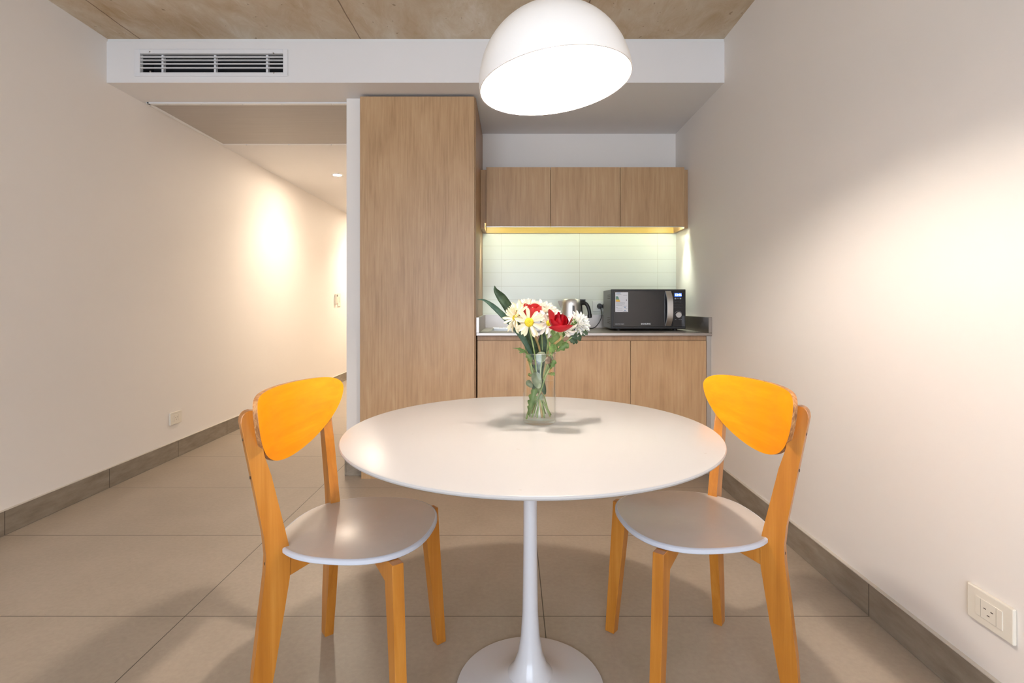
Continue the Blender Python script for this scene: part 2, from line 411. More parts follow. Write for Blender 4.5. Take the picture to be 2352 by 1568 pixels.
# ------------------------------------------------------------------ ceiling access panel in the hall mouth
HY0, HY1 = 3.382, 4.235
t = thing('ceiling_access_panel', 'grey metal access panel screwed flush into the white hall ceiling', 'ceiling panel', (-1.75, 3.81, ZS))
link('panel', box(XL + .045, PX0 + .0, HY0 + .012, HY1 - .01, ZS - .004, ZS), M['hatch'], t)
bm = NB(); bx(bm, XL + .03, PX0, HY0 - .02, HY0 + .012, ZS - .010, ZS, .002, 1); bx(bm, XL + .03, PX0, HY1 - .012, HY1 + .012, ZS - .008, ZS, .002, 1)
bx(bm, XL + .025, XL + .045, HY0 - .02, HY1, ZS - .010, ZS, .002, 1)
link('frame', bm, M['trimwhite'], t)
for y, xs in ((HY0 - .004, (-2.27, -2.05, -1.78, -1.52, -1.19)), (HY1, (-2.2, -1.85, -1.5, -1.2))):
    for x in xs:
        bm = NB(); bmesh.ops.create_cone(bm, cap_ends=True, segments=10, radius1=.004, radius2=.005, depth=.004, matrix=Matrix.Translation((x, y, ZS - .0105)))
        link('screw', bm, M['steel_dark'], t)

# ------------------------------------------------------------------ downlights of the hall, the farther one added
def downlight(x, y, z, label, power):
    t = thing('recessed_downlight', label, 'downlight', (x, y, z))
    bm = NB(); lathe(bm, [(.040, z - .002), (.042, z - .006), (.054, z - .005), (.057, z), (.040, z)], x, y, 40, close=True)
    link('rim', bm, M['ventwhite'], t, smooth='auto')
    bm = NB(); lathe(bm, [(0, z - .004), (.0405, z - .004), (.0405, z - .001), (0, z - .001)], x, y, 32)
    link('lens', bm, M['hallbulb'], t)
    l = bpy.data.lights.new('downlight_beam', 'SPOT'); l.energy = power; l.color = (1.0, 0.86, 0.70); l.spot_size = math.radians(130); l.spot_blend = 1.0; l.shadow_soft_size = 0.035
    o = bpy.data.objects.new('downlight_beam', l); C.objects.link(o); o.parent = t; o.location = (0, 0, -.012)
    return t
downlight(-1.794, 5.244, ZS, 'small round lit downlight recessed in the white hall ceiling', 26)
downlight(-1.794, 7.6, ZS, 'unseen downlight added behind the partition to brighten the hall', 55)  # added lamp, out of view, lifts the light in the hall

# ------------------------------------------------------------------ tall cabinet
YT = 3.231
t = thing('tall_cabinet', 'tall oak laminate pantry cabinet reaching the soffit beside the hall', 'cabinet', (-.6, YK, 0))
link('body', box(PX1 + .004, -.2350, YT + .022, YK - .003, 0, 2.411, .0015, 1), M['oak_edge'], t)
link('door', box(PX1 + .002, -.2420, YT, YT + .019, 0.075, 2.4105, .0015, 1), M['oak'], t)
link('plinth', box(PX1 + .008, -.240, YT + .006, YT + .021, 0, .072), M['oak'], t)

# ------------------------------------------------------------------ wall cabinets
YU = 3.690
def upper(x0, x1, bx0, bx1, label):
    t = thing('wall_cabinet', label, 'cabinet', ((bx0 + bx1) / 2, YK, 1.651), group='oak wall cabinets over the backsplash')
    bm = NB(); zb = 1.651
    bx(bm, bx0, bx1, YU + .021, YK - .013, 1.725, 2.074)                       # closed box
    if bx0 < -.19: bx(bm, bx0, bx0 + .030, YU + .021, YK - .013, zb, 1.725)
    if bx1 > 1.2: bx(bm, bx1 - .025, bx1, YU + .021, YK - .013, zb, 1.725)
    bx(bm, bx0 + (.0305 if bx0 < -.19 else 0), bx1 - (.0255 if bx1 > 1.2 else 0), YU + .0215, YU + .029, 1.690, 1.7245)  # unseen front rail, added to block light leaking through the door gaps
    link('body', bm, M['oak'], t)
    link('rear_rail', box(bx0 + (.030 if bx0 < -.19 else 0), bx1 - (.025 if bx1 > 1.2 else 0), YK - .031, YK - .013, zb, 1.725), M['oak_shelf'], t)
    d = link('door', box(x0, x1, YU, YU + .019, 1.661, 2.087, .001, 1), M['oak'], t)
    link('edge_profile', box(x0, x1, YU + .001, YU + .018, 1.6575, 1.661), M['silver'], d)
    return t
xs = [(px - CX) / FP * YU for px in (1117, 1264.5, 1424.5, 1572)]
upper(xs[0], xs[1] - .0015, -.2340, xs[1], 'left oak wall cabinet next to the tall cabinet')
upper(xs[1] + .0015, xs[2] - .0015, xs[1], xs[2], 'middle one of the three oak wall cabinets')
tr = upper(xs[2] + .0015, xs[3], xs[2], XR - .001, 'right oak wall cabinet above the microwave')
# tube light under the wall cabinets
t = thing('under_cabinet_light', 'slim lit tube light fixed beneath the oak wall cabinets', 'light', (.5, YU + .05, 1.69))
link('housing', box(-.19, 1.235, YU + .034, YU + .062, 1.713, 1.725, .002, 1), M['trimwhite'], t)
bm = NB(); tube(bm, [(-.185, YU + .048, 1.709), (1.232, YU + .048, 1.709)], .006, 10)
link('tube', bm, M['led'], t)
for x in (-.172, 1.203):
    bm = NB(); lathe(bm, [(0, 1.708), (.011, 1.708), (.012, 1.7125), (0, 1.7125)], x, YU + .046, 20)
    link('end_lamp', bm, M['puck'], t)
    l = bpy.data.lights.new('end_lamp_beam', 'SPOT'); l.energy = 11; l.color = (.90, 1.0, .86); l.spot_size = math.radians(56); l.spot_blend = 1.0; l.shadow_soft_size = .006
    o = bpy.data.objects.new('end_lamp_beam', l); C.objects.link(o); o.parent = t; o.location = Vector((x, YU + .046, 1.700)) - t.location; o.rotation_euler = (0, math.radians(3 if x > 0 else -3), 0)
# ------------------------------------------------------------------ worktop and sink
YC = 3.256; ZT = .920
SX0, SX1, SY0, SY1 = -.15, .22, 3.43, 3.85
t = thing('kitchen_worktop', 'stainless steel kitchen worktop with low upstands over the oak base cabinets', 'worktop', (.5, YC, .90))
bm = NB(); e = -.2335; f = XR - .001
bx(bm, e, f, YC, SY0, .901, ZT, .002, 1); bx(bm, e, f, SY1, YK - .002, .901, ZT, 0)
bx(bm, e, SX0, SY0, SY1, .901, ZT, 0); bx(bm, SX1, f, SY0, SY1, .901, ZT, 0)
link('top', bm, M['steel'], t)
link('rear_upstand', box(e, f, YK - .016, YK - .0125, ZT, 1.0195), M['steel'], t)
link('right_upstand', box(f - .022, f, YC, YK - .017, ZT, 1.019, .0015, 1), M['steel'], t)
link('left_upstand', box(e, e + .020, YC, YK - .017, ZT, 1.019, .0015, 1), M['steel'], t)
t = thing('kitchen_sink', 'stainless steel sink bowl sunk into the worktop at its left end', 'sink', ((SX0 + SX1) / 2, 3.64, .74))
bm = NB()
for (a, b, c_, d) in ((SX0 + .004, SX0 + .007, SY0 + .004, SY1 - .004), (SX1 - .007, SX1 - .004, SY0 + .004, SY1 - .004), (SX0 + .004, SX1 - .004, SY0 + .004, SY0 + .007), (SX0 + .004, SX1 - .004, SY1 - .007, SY1 - .004)):
    bx(bm, a, b, c_, d, .76, .921)
bx(bm, SX0 + .004, SX1 - .004, SY0 + .004, SY1 - .004, .757, .760)
link('bowl', bm, M['steel_dark'], t)
bm = NB(); r = .012
for (a, b, c_, d) in ((SX0 - r, SX0 + .006, SY0 - r, SY1 + r), (SX1 - .006, SX1 + r, SY0 - r, SY1 + r), (SX0, SX1, SY0 - r, SY0 + .006), (SX0, SX1, SY1 - .006, SY1 + r)):
    bx(bm, a, b, c_, d, .9202, .9245, .0015, 1)
link('rim', bm, M['steel'], t)
bm = NB(); lathe(bm, [(0, .762), (.03, .762), (.036, .7605), (.036, .760)], .035, 3.64, 24); link('drain', bm, M['silver'], t)

# ------------------------------------------------------------------ base cabinets
YD = 3.270
xd = [(px - CX) / FP * YD for px in (1096, 1273, 1448.5, 1623)]
labs = ['left oak base cabinet under the sink beside the tall cabinet', 'middle oak base cabinet partly hidden behind the flower vase', 'right oak base cabinet under the microwave by the right wall']
for i in range(3):
    x0, x1 = xd[i], xd[i + 1]
    t = thing('base_cabinet', labs[i], 'cabinet', ((x0 + x1) / 2, YD + .3, 0), group='oak base cabinets under the worktop')
    bm = NB(); zt = .742 if i == 0 else .898
    bx(bm, x0 + (0.001 if i else .002), x1, YD + .022, YK - .016, .10, zt)
    if i == 0: bx(bm, x0 + .002, x1, YD + .022, YD + .06, .742, .898)
    link('body', bm, M['oak_edge'], t)
    link('door', box(x0 + .0015, x1 - .0015, YD, YD + .019, .105, .868, .001, 1), M['oak'], t)
    link('grip_rail', box(x0, x1, YD + .012, YD + .021, .870, .8995), M['oak_edge'], t)
    link('plinth', box(x0, x1, YD + .05, YD + .066, 0, .10), M['oak_edge'], t)
t = tag(link('filler_strip', box(xd[3] + .001, XR - .001, YD + .004, YD + .02, 0.12, .900, .001, 1), M['silver']), 'narrow grey filler strip between the right base cabinet and the wall', 'trim strip')

# ------------------------------------------------------------------ microwave
YM = 3.52
def P(px, py, dy=0.0): v = W(px, py, YM); v.y += dy; return v
x0, x1 = P(1404, 0).x, P(1575.5, 0).x; zb, zt = ZT + .012, P(0, 664).z
mw = thing('microwave_oven', 'black microwave oven with blue clock display standing on the steel worktop', 'microwave', ((x0 + x1) / 2, YM, ZT))
yb = YM + .33
link('body', box(x0 + .004, x1 - .004, YM + .026, yb, zb, zt - .002, .004, 2), M['darkgrey'], mw)
link('front_frame', box(x0, x1, YM + .004, YM + .027, zb, zt, .004, 2), M['blackplastic'], mw)
xs_ = P(1545, 0).x
dr = link('door', box(x0 + .012, xs_ - .002, YM - .003, YM + .006, P(0, 750).z, P(0, 667.5).z, .002, 2), M['blackgloss'], mw)
cp = link('control_panel', box(xs_, x1 - .008, YM - .003, YM + .006, P(0, 750).z, P(0, 667.5).z, .002, 2), M['blackgloss'], mw)
for fx in (x0 + .06, x1 - .06):
    for fy in (YM + .05, yb - .05):
        bm = NB(); lathe(bm, [(0, ZT), (.014, ZT), (.016, zb + .001), (0, zb + .001)], fx, fy, 16); link('foot', bm, M['blackplastic'], mw)
# handle: a flat bowed bar
hx0, hx1 = P(1529.5, 0).x, P(1542.5, 0).x; z0, z1 = P(0, 748.5).z, P(0, 668).z
bm = NB(); cs = []
for i in range(13):
    s = i / 12; z = z0 + (z1 - z0) * s; bow = .034 * (1 - abs(2 * s - 1) ** 3.5); sh = -.006 * (abs(2 * s - 1) ** 3)
    cs.append([bm.verts.new(q) for q in ((hx0 + sh, YM - .003 - bow, z), (hx1 + sh, YM - .003 - bow, z), (hx1 + sh, YM + .003 - bow * .8, z), (hx0 + sh, YM + .003 - bow * .8, z))])
for a, b in zip(cs[:-1], cs[1:]):
    for k in range(4): bm.faces.new((a[k], a[(k + 1) % 4], b[(k + 1) % 4], b[k]))
bm.faces.new(cs[0]); bm.faces.new(cs[-1][::-1])
h = link('handle', bm, M['silver'], dr, smooth='auto'); h['label'] = 'silver bowed handle'
# display
d = link('display', box(P(1549, 0).x, P(1565, 0).x, YM - .0042, YM - .003, P(0, 681).z, P(0, 673).z, .0004, 1), M['blueglow'], cp)
text('digits', '12:46', .021, M['digitglow'], d, face_front(P(1557, 677, -.0046)), bold=.0003)
for k, py in enumerate((689.3, 695.5, 702.2, 708.5)):
    if k: link('button_row', box(P(1546, 0).x, P(1567.5, 0).x, YM - .0045, YM - .003, P(0, py - 4.0).z, P(0, py - 2.6).z), M['blackplastic'], cp)
for px, py, s in ((1551, 692.6, 'C'), (1562.5, 692.6, 'M'), (1551, 699, '1'), (1562.5, 699, 'R'), (1550.5, 705.4, '+'), (1562.5, 705.4, 'Eco')):
    link('button_mark', box(P(px - 1.6, 0).x, P(px + 1.6, 0).x, YM - .0036, YM - .003, P(0, py + .6).z, P(0, py - .6).z), M['greyprint'], cp)
for px in (1551, 1562.5):
    p = P(px, 685.4, -.0035); bm = NB(); bmesh.ops.create_cone(bm, cap_ends=True, segments=20, radius1=.0052, radius2=.0048, depth=.002, matrix=Matrix.Translation(p) @ Matrix.Rotation(PI / 2, 4, 'X'))
    bt = link('round_button', bm, M['print'], cp)
    bm = NB(); bmesh.ops.create_cone(bm, cap_ends=True, segments=12, radius1=.002, radius2=.002, depth=.001, matrix=Matrix.Translation(p + Vector((0, -.0012, 0))) @ Matrix.Rotation(PI / 2, 4, 'X')); link('button_dot', bm, M['greyprint'], bt)
link('button_mark', box(P(1554.3, 0).x, P(1559.3, 0).x, YM - .0036, YM - .003, P(0, 685.9).z, P(0, 684.2).z), M['greyprint'], cp)
p = P(1557.5, 722.8); bm = NB()
for (r1, dz, dd) in ((.0185, .012, .024),):
    bmesh.ops.create_cone(bm, cap_ends=True, segments=40, radius1=.0170, radius2=.0188, depth=.014, matrix=Matrix.Translation(p + Vector((0, -.009, 0))) @ Matrix.Rotation(PI / 2, 4, 'X'))
k = link('knob', bm, M['silver'], cp, smooth='auto'); k['label'] = 'brushed silver dial'
bm = NB(); N = 20
a = [P(1557.5, 722.8, -.0036) + Vector((math.cos(q) * .0255, 0, math.sin(q) * .0255)) for q in [PI * (.12 + .76 * i / N) for i in range(N + 1)]]
tube(bm, a, .0005, 5); link('dial_scale', bm, M['print'], cp)
for px in (1551.5, 1560, 1564.5):
    link('button_mark', box(P(px - 1.6, 0).x, P(px + 1.6, 0).x, YM - .0036, YM - .003, P(0, 734).z, P(0, 733).z), M['greyprint'], cp)
text('maker_name', 'SAMSUNG', .0145, M['print'], dr, face_front(P(1483, 743.6, -.0036)), bold=.0006)
text('cavity_lettering', 'CERAMIC INSIDE', .0085, M['print'], dr, face_front(P(1423, 744, -.0036)))
# energy sticker
st = link('energy_label', box(P(1413, 0).x, P(1442.5, 0).x, YM - .0042, YM - .003, P(0, 716).z, P(0, 671).z), M['label'], dr)
st['label'] = 'white energy label with green and yellow bars'
def ink(name, px0, px1, py0, py1, mm): link(name, box(P(px0, 0).x, P(px1, 0).x, YM - .0048, YM - .0041, P(0, py1).z, P(0, py0).z), mm, st)
for i, (w_, mm) in enumerate(((5.8, 'inkgreen'), (7.0, 'inkgreen'), (8.2, 'inkgreen'), (9.4, 'inkyellow'), (10.4, 'inkorange'))):
    y_ = 680.4 + i * 2.55
    pts = [(P(1414.2, 0).x, P(0, y_ + 2.1).z), (P(1414.2 + w_ - 1.2, 0).x, P(0, y_ + 2.1).z), (P(1414.2 + w_, 0).x, P(0, y_ + 1.05).z), (P(1414.2 + w_ - 1.2, 0).x, P(0, y_).z), (P(1414.2, 0).x, P(0, y_).z)]
    link('rating_bar', prism(NB(), pts, lambda a, b, q: Vector((a, YM - .0045 + q, b)), .0008), M[mm], st)
text('rating_letter', 'B', .012, M['ink'], st, face_front(P(1438.6, 689.3, -.0045)), bold=.0004)
ink('label_heading', 1415, 1425, 672.2, 673.4, M['inkblue'])
for (a, b, y_) in ((1415, 1427, 675.4), (1431, 1440.5, 678.3), (1414.5, 1435, 694.2), (1414.5, 1435, 696.4), (1414.5, 1434, 698.6), (1414.5, 1429, 701), (1430, 1440.5, 702.4), (1414.5, 1419, 706), (1417, 1429, 709.2), (1435, 1440.5, 708.2), (1417, 1429.5, 713), (1431, 1440, 714.5)):
    ink('label_text_line', a, b, y_, y_ + .45, M['greyprint'])
for y_ in (704.4, 712.2): ink('label_mark', 1434, 1436.4, y_, y_ + 2, M['inkblue'])
# ventilation slots on the left side
for (za, n_) in ((1.165, 3), (1.005, 4)):
    for i in range(n_):
        for j_ in range(4):
            link('air_slot', box(x0 + .0030, x0 + .0050, YM + .06 + j_ * .026, YM + .08 + j_ * .026, za - i * .012, za - i * .012 + .0035), M['slot'], mw)

# ------------------------------------------------------------------ wall sockets
def socket_front(loc, axis_to_world, w_, h_, label, t_ins=True, holes=True, group=None, mm='plate'):
    """plate with inner module; axis_to_world(u, v, d): u across, v up, d out of the wall"""
    t = thing('wall_socket', label, 'wall socket', loc, group=group)
    def slab(name, u0, u1, v0, v1, d0, d1, mat_, par, bev=0.0):
        bm = NB(); bx(bm, u0, u1, v0, v1, d0, d1, bev, 2)
        for v in bm.verts: v.co = axis_to_world(v.co.x, v.co.y, v.co.z)
        return link(name, bm, mat_, par)
    pl = slab('plate', -w_ / 2, w_ / 2, -h_ / 2, h_ / 2, 0, .010, M[mm], t, .003)
    md = slab('module', -w_ * .29, w_ * .29, -h_ * .27, h_ * .27, .008, .0118, M[mm], t, .0008)
    slab('seam', -w_ * .30, w_ * .30, -h_ * .29, h_ * .29, .008, .0102, M[mm], t)
    if holes:
        for u, v, r in ((-.010, .004, .0), (.010, .004, .0), (0, -.010, .0)):
            slab('slot', u - .0035, u + .0035, v - .0012, v + .0012, .0115, .0121, M['slot'], md)
        slab('groove', -w_ * .17, -w_ * .165, -h_ * .26, h_ * .26, .0115, .0120, M['skirting'], md)
        slab('groove', w_ * .165, w_ * .17, -h_ * .26, h_ * .26, .0115, .0120, M['skirting'], md)
    return t
def left_axis(cx_, cy_, cz_): return lambda u, v, d: Vector((XL + d, cy_ + u, cz_ + v))
def right_axis(cy_, cz_): return lambda u, v, d: Vector((XR - d, cy_ - u, cz_ + v))
def back_axis(cx_, cz_, y_): return lambda u, v, d: Vector((cx_ + u, y_ - d, cz_ + v))
yl = FP * 2.431 / (CX - 401.5); zl = CH - (959 - HY) / FP * yl
socket_front((XL, yl, zl), left_axis(XL, yl, zl), .125, .088, 'cream wall socket low on the left wall above the grey skirting')
yr = FP * XR / (2280 - CX); zr = CH - (1406 - HY) / FP * yr
socket_front((XR, yr, zr), right_axis(yr, zr), .132, .092, 'cream wall socket low on the right wall at the front right')
bcx = W(1379, 0, YK - .012).x; bcz = W(0, 703, YK - .012).z
so = socket_front((bcx, YK - .012, bcz), back_axis(bcx, bcz, YK - .012), .125, .085, 'white socket plate on the backsplash half hidden by the microwave', holes=False, mm='platewhite')
# plug of the microwave
pz = W(0, 703, YK - .04).z
def plug(x, z, name='plug', par=None):
    bm = NB(); bmesh.ops.create_cone(bm, cap_ends=True, segments=28, radius1=.022, radius2=.017, depth=.03, matrix=Matrix.Translation((x, YK - .041, z)) @ Matrix.Rotation(PI / 2, 4, 'X'))
    return link(name, bm, M['blackplastic'], par, smooth='auto')
pm = plug(W(1389.5, 0, YK - .04).x, pz, 'power_plug', mw)
bm = NB(); xx_ = W(1389.5, 0, YK - .04).x
tube(bm, bez([(xx_, YK - .055, pz), (xx_ + .02, YK - .10, pz - .01), (xx_ + .05, YK - .11, pz - .05), (x0 + .08, yb, pz - .06)], 6), .0035, 8); link('power_cord', bm, M['blackplastic'], mw, smooth=True)

# ------------------------------------------------------------------ kettle
KX, KY = W(1313, 0, 3.66).x, 3.70
kt = thing('electric_kettle', 'brushed steel electric kettle with black handle on the worktop behind the flowers', 'kettle', (KX, KY, ZT))
def KZ(py): return CH - (py - HY) / FP * KY
zb_, zt_ = ZT + .024, KZ(686)
bm = NB(); lathe(bm, [(0, ZT), (.078, ZT), (.080, ZT + .006), (.078, ZT + .020), (.05, ZT + .0235), (0, ZT + .0235)], KX, KY, 48); link('power_base', bm, M['blackplastic'], kt, smooth='auto')
bm = NB(); pr = [(0, zb_), (.074, zb_), (.077, zb_ + .006), (.0765, zb_ + .05), (.0735, zb_ + .11), (.0695, zb_ + .16), (.066, zt_ - .010), (.060, zt_ - .003), (0, zt_ - .004)]
lathe(bm, pr, KX, KY, 64); body = link('body', bm, M['kettle'], kt, smooth='auto')
bm = NB(); lathe(bm, [(0, zt_ + .002), (.040, zt_ + .001), (.052, zt_ - .002), (.054, zt_ - .006), (0, zt_ - .006)], KX, KY, 48); lid = link('lid', bm, M['kettle'], kt, smooth='auto')
link('lid_release', box(KX + .058, KX + .104, KY - .014, KY + .014, zt_ - .014, zt_ - .004, .003, 2), M['blackplastic'], kt)
# spout: a wedge on the left
bm = NB(); s0 = zt_ - .012
pts = [(KX - .096, KY, s0 - .004), (KX - .058, KY - .022, s0 + .002), (KX - .058, KY + .022, s0 + .002), (KX - .066, KY - .012, s0 - .068), (KX - .066, KY + .012, s0 - .068), (KX - .092, KY, s0 - .016)]
vs = [bm.verts.new(q) for q in pts]
for fc in ((0, 2, 1), (0, 1, 3, 5), (0, 5, 4, 2), (5, 3, 4), (1, 2, 4, 3)): bm.faces.new([vs[i] for i in fc])
link('spout', bm, M['kettle'], kt)
# water gauge on the front
gx = KX + .010; th = math.atan2(-1, .13)
bm = NB(); 
for i in range(2):
    pass
prof = [(-.0115 + 0, -.03)]
ov = []
for i in range(28):
    q = 2 * PI * i / 28; ov.append((math.cos(q) * .013, (math.sin(q) * .013) + (.032 if math.sin(q) > 0 else -.032)))
zc_ = zb_ + .112
prism(bm, ov, lambda a, b, q: Vector((gx + a, KY - math.sqrt(max(0, (.0755 - .06 * max(0, (zc_ + b - zb_ - .03))) ** 2 - (gx + a - KX) ** 2)) + q - .001, zc_ + b)), .005)
g = link('water_gauge', bm, M['silver'], kt)
bm = NB(); prism(bm, [(a * .55, b * .82) for a, b in ov], lambda a, b, q: Vector((gx + a, KY - math.sqrt(max(0, (.0755 - .06 * max(0, (zc_ + b - zb_ - .03))) ** 2 - (gx + a - KX) ** 2)) + q - .004, zc_ + b)), .003)
link('gauge_window', bm, M['darkgrey'], g)
# handle
hp = bez([(KX + .058, KY, zt_ - .034), (KX + .082, KY, zt_ - .028), (KX + .110, KY, zt_ - .038), (KX + .127, KY, zt_ - .070), (KX + .134, KY, zt_ - .110), (KX + .136, KY, zt_ - .138)], 8)
n = len(hp); rr = [.027 - .014 * min(1, i / (n * .35)) + (.003 if i > n * .8 else 0) for i in range(n)]; rr[-1] = .009
bm = NB(); tube(bm, hp, rr, 14, sq=(1, .95)); link('handle', bm, M['blackplastic'], kt, smooth=True)
bm = NB(); tube(bm, bez([(KX + .060, KY, zt_ - .015), (KX + .068, KY, zt_ - .04), (KX + .072, KY, zt_ - .085), (KX + .075, KY, zt_ - .12)], 6), .011, 12); link('handle_mount', bm, M['blackplastic'], kt, smooth=True)
pk = plug(W(1378, 0, YK - .04).x, pz, 'power_plug', kt)
a = W(1379, 710, 3.93); bm = NB()
tube(bm, bez([(W(1379, 0, 3.93).x, YK - .057, pz - .004), (a.x + .006, 3.915, a.z - .02), W(1382, 726, 3.88), W(1375, 742, 3.83), (W(1362, 0, 3.78).x, 3.78, ZT + .006), (KX + .08, KY + .02, ZT + .0055)], 8), .0034, 8)
link('power_cord', bm, M['blackplastic'], kt, smooth=True)

# ------------------------------------------------------------------ switch and remote holder far down the left wall
def on_left(px, py): y_ = FP * 2.431 / (CX - px); return y_, CH - (py - HY) / FP * y_
y_a, z_a = on_left(769.6, 687.5)
t = thing('remote_holder', 'cream remote control in its holder far down the left hall wall', 'remote control holder', (XL, y_a, z_a))
link('cradle', box(XL - .002, XL + .022, y_a - .032, y_a + .032, z_a - .072, z_a + .035, .004, 2), M['plate'], t)
r_ = link('remote', box(XL + .005, XL + .030, y_a - .026, y_a + .026, z_a - .055, z_a + .075, .005, 2), M['plate'], t)
link('screen', box(XL + .0295, XL + .031, y_a - .018, y_a + .018, z_a + .040, z_a + .066), M['darkgrey'], r_)
y_b, z_b = on_left(778.3, 687.5)
t = thing('light_switch', 'cream light switch plate beside the remote holder in the hall', 'light switch', (XL, y_b, z_b))
pl = link('plate', box(XL, XL + .010, y_b - .055, y_b + .055, z_b - .095, z_b + .085, .003, 2), M['plate'], t)
link('rocker', box(XL + .009, XL + .015, y_b - .02, y_b + .02, z_b - .04, z_b + .04, .002, 1), M['plate'], t)

# ------------------------------------------------------------------ table
TX, TY, TZ, TR = .050, 1.476, .7434, .5225
t = thing('dining_table', 'round white pedestal dining table between the two orange chairs', 'table', (TX, TY, 0))
bm = NB(); lathe(bm, [(0, TZ), (TR - .006, TZ), (TR - .002, TZ - .0012), (TR, TZ - .0045), (TR - .0012, TZ - .008), (TR - .005, TZ - .0105), (TR - .045, TZ - .0215), (TR - .085, TZ - .027), (0, TZ - .027)], TX, TY, 160)
link('tabletop', bm, M['table'], t, smooth='auto')
bm = NB(); prof = [(.016, TZ - .026), (.095, TZ - .026), (.090, TZ - .034), (.045, TZ - .042), (.026, TZ - .07), (.0205, TZ - .12), (.0195, .50), (.0205, .35), (.0225, .22), (.027, .15), (.035, .10), (.048, .065), (.066, .043)]
lathe(bm, prof, TX, TY, 64); link('column', bm, M['tablebase'], t, smooth='auto')
bm = NB(); lathe(bm, [(.064, .045), (.09, .032), (.12, .0235), (.16, .0165), (.195, .0115), (.2105, .0085), (.2125, .005), (.2115, 0), (0, 0)], TX, TY, 128)
link('base', bm, M['tablebase'], t, smooth='auto')

# ------------------------------------------------------------------ chairs
def make_chair(label):
    t = thing('dining_chair', label, 'chair', group='orange and white dining chairs at the table')
    # seat: rounded square plate
    N = 72; bm = NB(); prof = [(0.0, .4600), (.97, .4600), (.990, .4590), (1.0, .4565), (1.0, .4475), (.992, .4455), (.0, .4450)]
    def rad(q):
        n_ = 2.45; r = 1 / ((abs(math.cos(q)) ** n_ + abs(math.sin(q)) ** n_) ** (1 / n_)); return .212 * r
    rings = []
    for s, z in prof:
        if s == 0: rings.append([bm.verts.new((.006, 0, z))])
        else: rings.append([bm.verts.new((.006 + rad(2 * PI * i / N) * s * math.cos(2 * PI * i / N), rad(2 * PI * i / N) * s * math.sin(2 * PI * i / N) * (1 + .03 * math.cos(2 * PI * i / N)), z)) for i in range(N)])
    for k, (a, b) in enumerate(zip(rings[:-1], rings[1:])):
        for i in range(N):
            j = (i + 1) % N
            fc = bm.faces.new((a[0], b[i], b[j]) if len(a) == 1 else (a[i], a[j], b[0]) if len(b) == 1 else (a[i], a[j], b[j], b[i]))
            fc.material_index = 0 if k == 0 else 1
    link('seat', bm, None, t, smooth='auto', local=True, mats=[M['seat'], M['seatedge']])
    # backrest board
    bm = NB(); NU, NV = 48, 8; th = .013; g = {}
    for side in (0, 1):
        for i in range(NU + 1):
            u = math.sin((i / NU - .5) * PI); y = .245 * u; au = min(1, abs(u))
            top = .8625 - .040 * (1 - (1 - au ** 8) ** .5) - .003 * au * au
            bot = .650 + .170 * (1 - (1 - au ** 2.0) ** .60)
            for j in range(NV + 1):
                z = bot + (top - bot) * j / NV
                x = -.238 + .070 * u * u - .10 * (z - .76) + side * th
                g[side, i, j] = bm.verts.new((x, y, z))
    for side in (0, 1):
        for i in range(NU):
            for j in range(NV):
                bm.faces.new((g[side, i, j], g[side, i + 1, j], g[side, i + 1, j + 1], g[side, i, j + 1])).material_index = 0
    rim = [(i, 0) for i in range(NU + 1)] + [(NU, j) for j in range(1, NV + 1)] + [(i, NV) for i in range(NU - 1, -1, -1)] + [(0, j) for j in range(NV - 1, 0, -1)]
    for k in range(len(rim)):
        a, b = rim[k], rim[(k + 1) % len(rim)]
        bm.faces.new((g[0, a[0], a[1]], g[0, b[0], b[1]], g[1, b[0], b[1]], g[1, a[0], a[1]])).material_index = 1
    br = link('backrest', bm, None, t, smooth='auto', local=True, mats=[M['plyorange'], M['plyedge']]); br['label'] = 'bright yellow orange curved plywood backrest'
    # legs
    def plank(az, prof, thick, name, screws=()):
        ca, sa = math.cos(az), math.sin(az)
        mp = lambda r, z, q: Vector((ca * r - sa * q - (.030 * max(0, z - .44) if ca < 0 else 0), sa * r + ca * q, z))
        bm = NB(); prism(bm, prof, mp, thick, .0022); lg = link(name, bm, M['chairwood'], t, local=True)
        for (r, z, out) in screws:
            bm = NB(); p = mp(r, z, 0 if out else -thick / 2 * (1 if sa < 0 else -1))
            rot = Matrix.Rotation(az, 4, 'Z') @ (Matrix.Rotation(PI / 2, 4, 'Y') if out else Matrix.Rotation(PI / 2, 4, 'X'))
            bmesh.ops.create_cone(bm, cap_ends=True, segments=14, radius1=.0042, radius2=.0042, depth=.0010, matrix=Matrix.Translation(p) @ rot)
            link('screw', bm, M['slot'], lg, local=True)
    def arc(cx_, cz_, r, a0, a1, n=5): return [(cx_ + r * math.cos(a0 + (a1 - a0) * i / n), cz_ + r * math.sin(a0 + (a1 - a0) * i / n)) for i in range(n + 1)]
    rear = [(.262, 0), (.298, 0), (.289, .15), (.272, .30), (.2605, .40), (.258, .445), (.262, .50), (.309, .80)] + arc(.286, .807, .022, .2, PI / 2, 4) + [(.272, .827), (.266, .80), (.258, .71), (.240, .655), (.203, .47), (.199, .44), (.200, .375), (.236, .15)]
    front = [(.256, 0), (.288, 0), (.262, .36), (.258, .444), (.206, .444), (.214, .37)]
    for sgn in (1, -1):
        plank(sgn * math.radians(134.5), rear, .029, 'leg', ((.3022, .755, True), (.2875, .655, True), (.259, .425, True)))
        plank(sgn * math.radians(46.5), front, .031, 'leg', ((.258, .41, True),))
        for az, r_in, r_out in ((134.5, .012, .201), (46.5, .012, .210)):
            a = sgn * math.radians(az); ca, sa = math.cos(a), math.sin(a)
            bm = NB(); prism(bm, [(r_in, .412), (r_out * .55, .408), (r_out, .378), (r_out, .4445), (r_in, .4445)], lambda r, z, q: Vector((ca * r - sa * q, sa * r + ca * q, z)), .022, .0015)
            link('brace', bm, M['chairwood'], t, local=True)
    return t
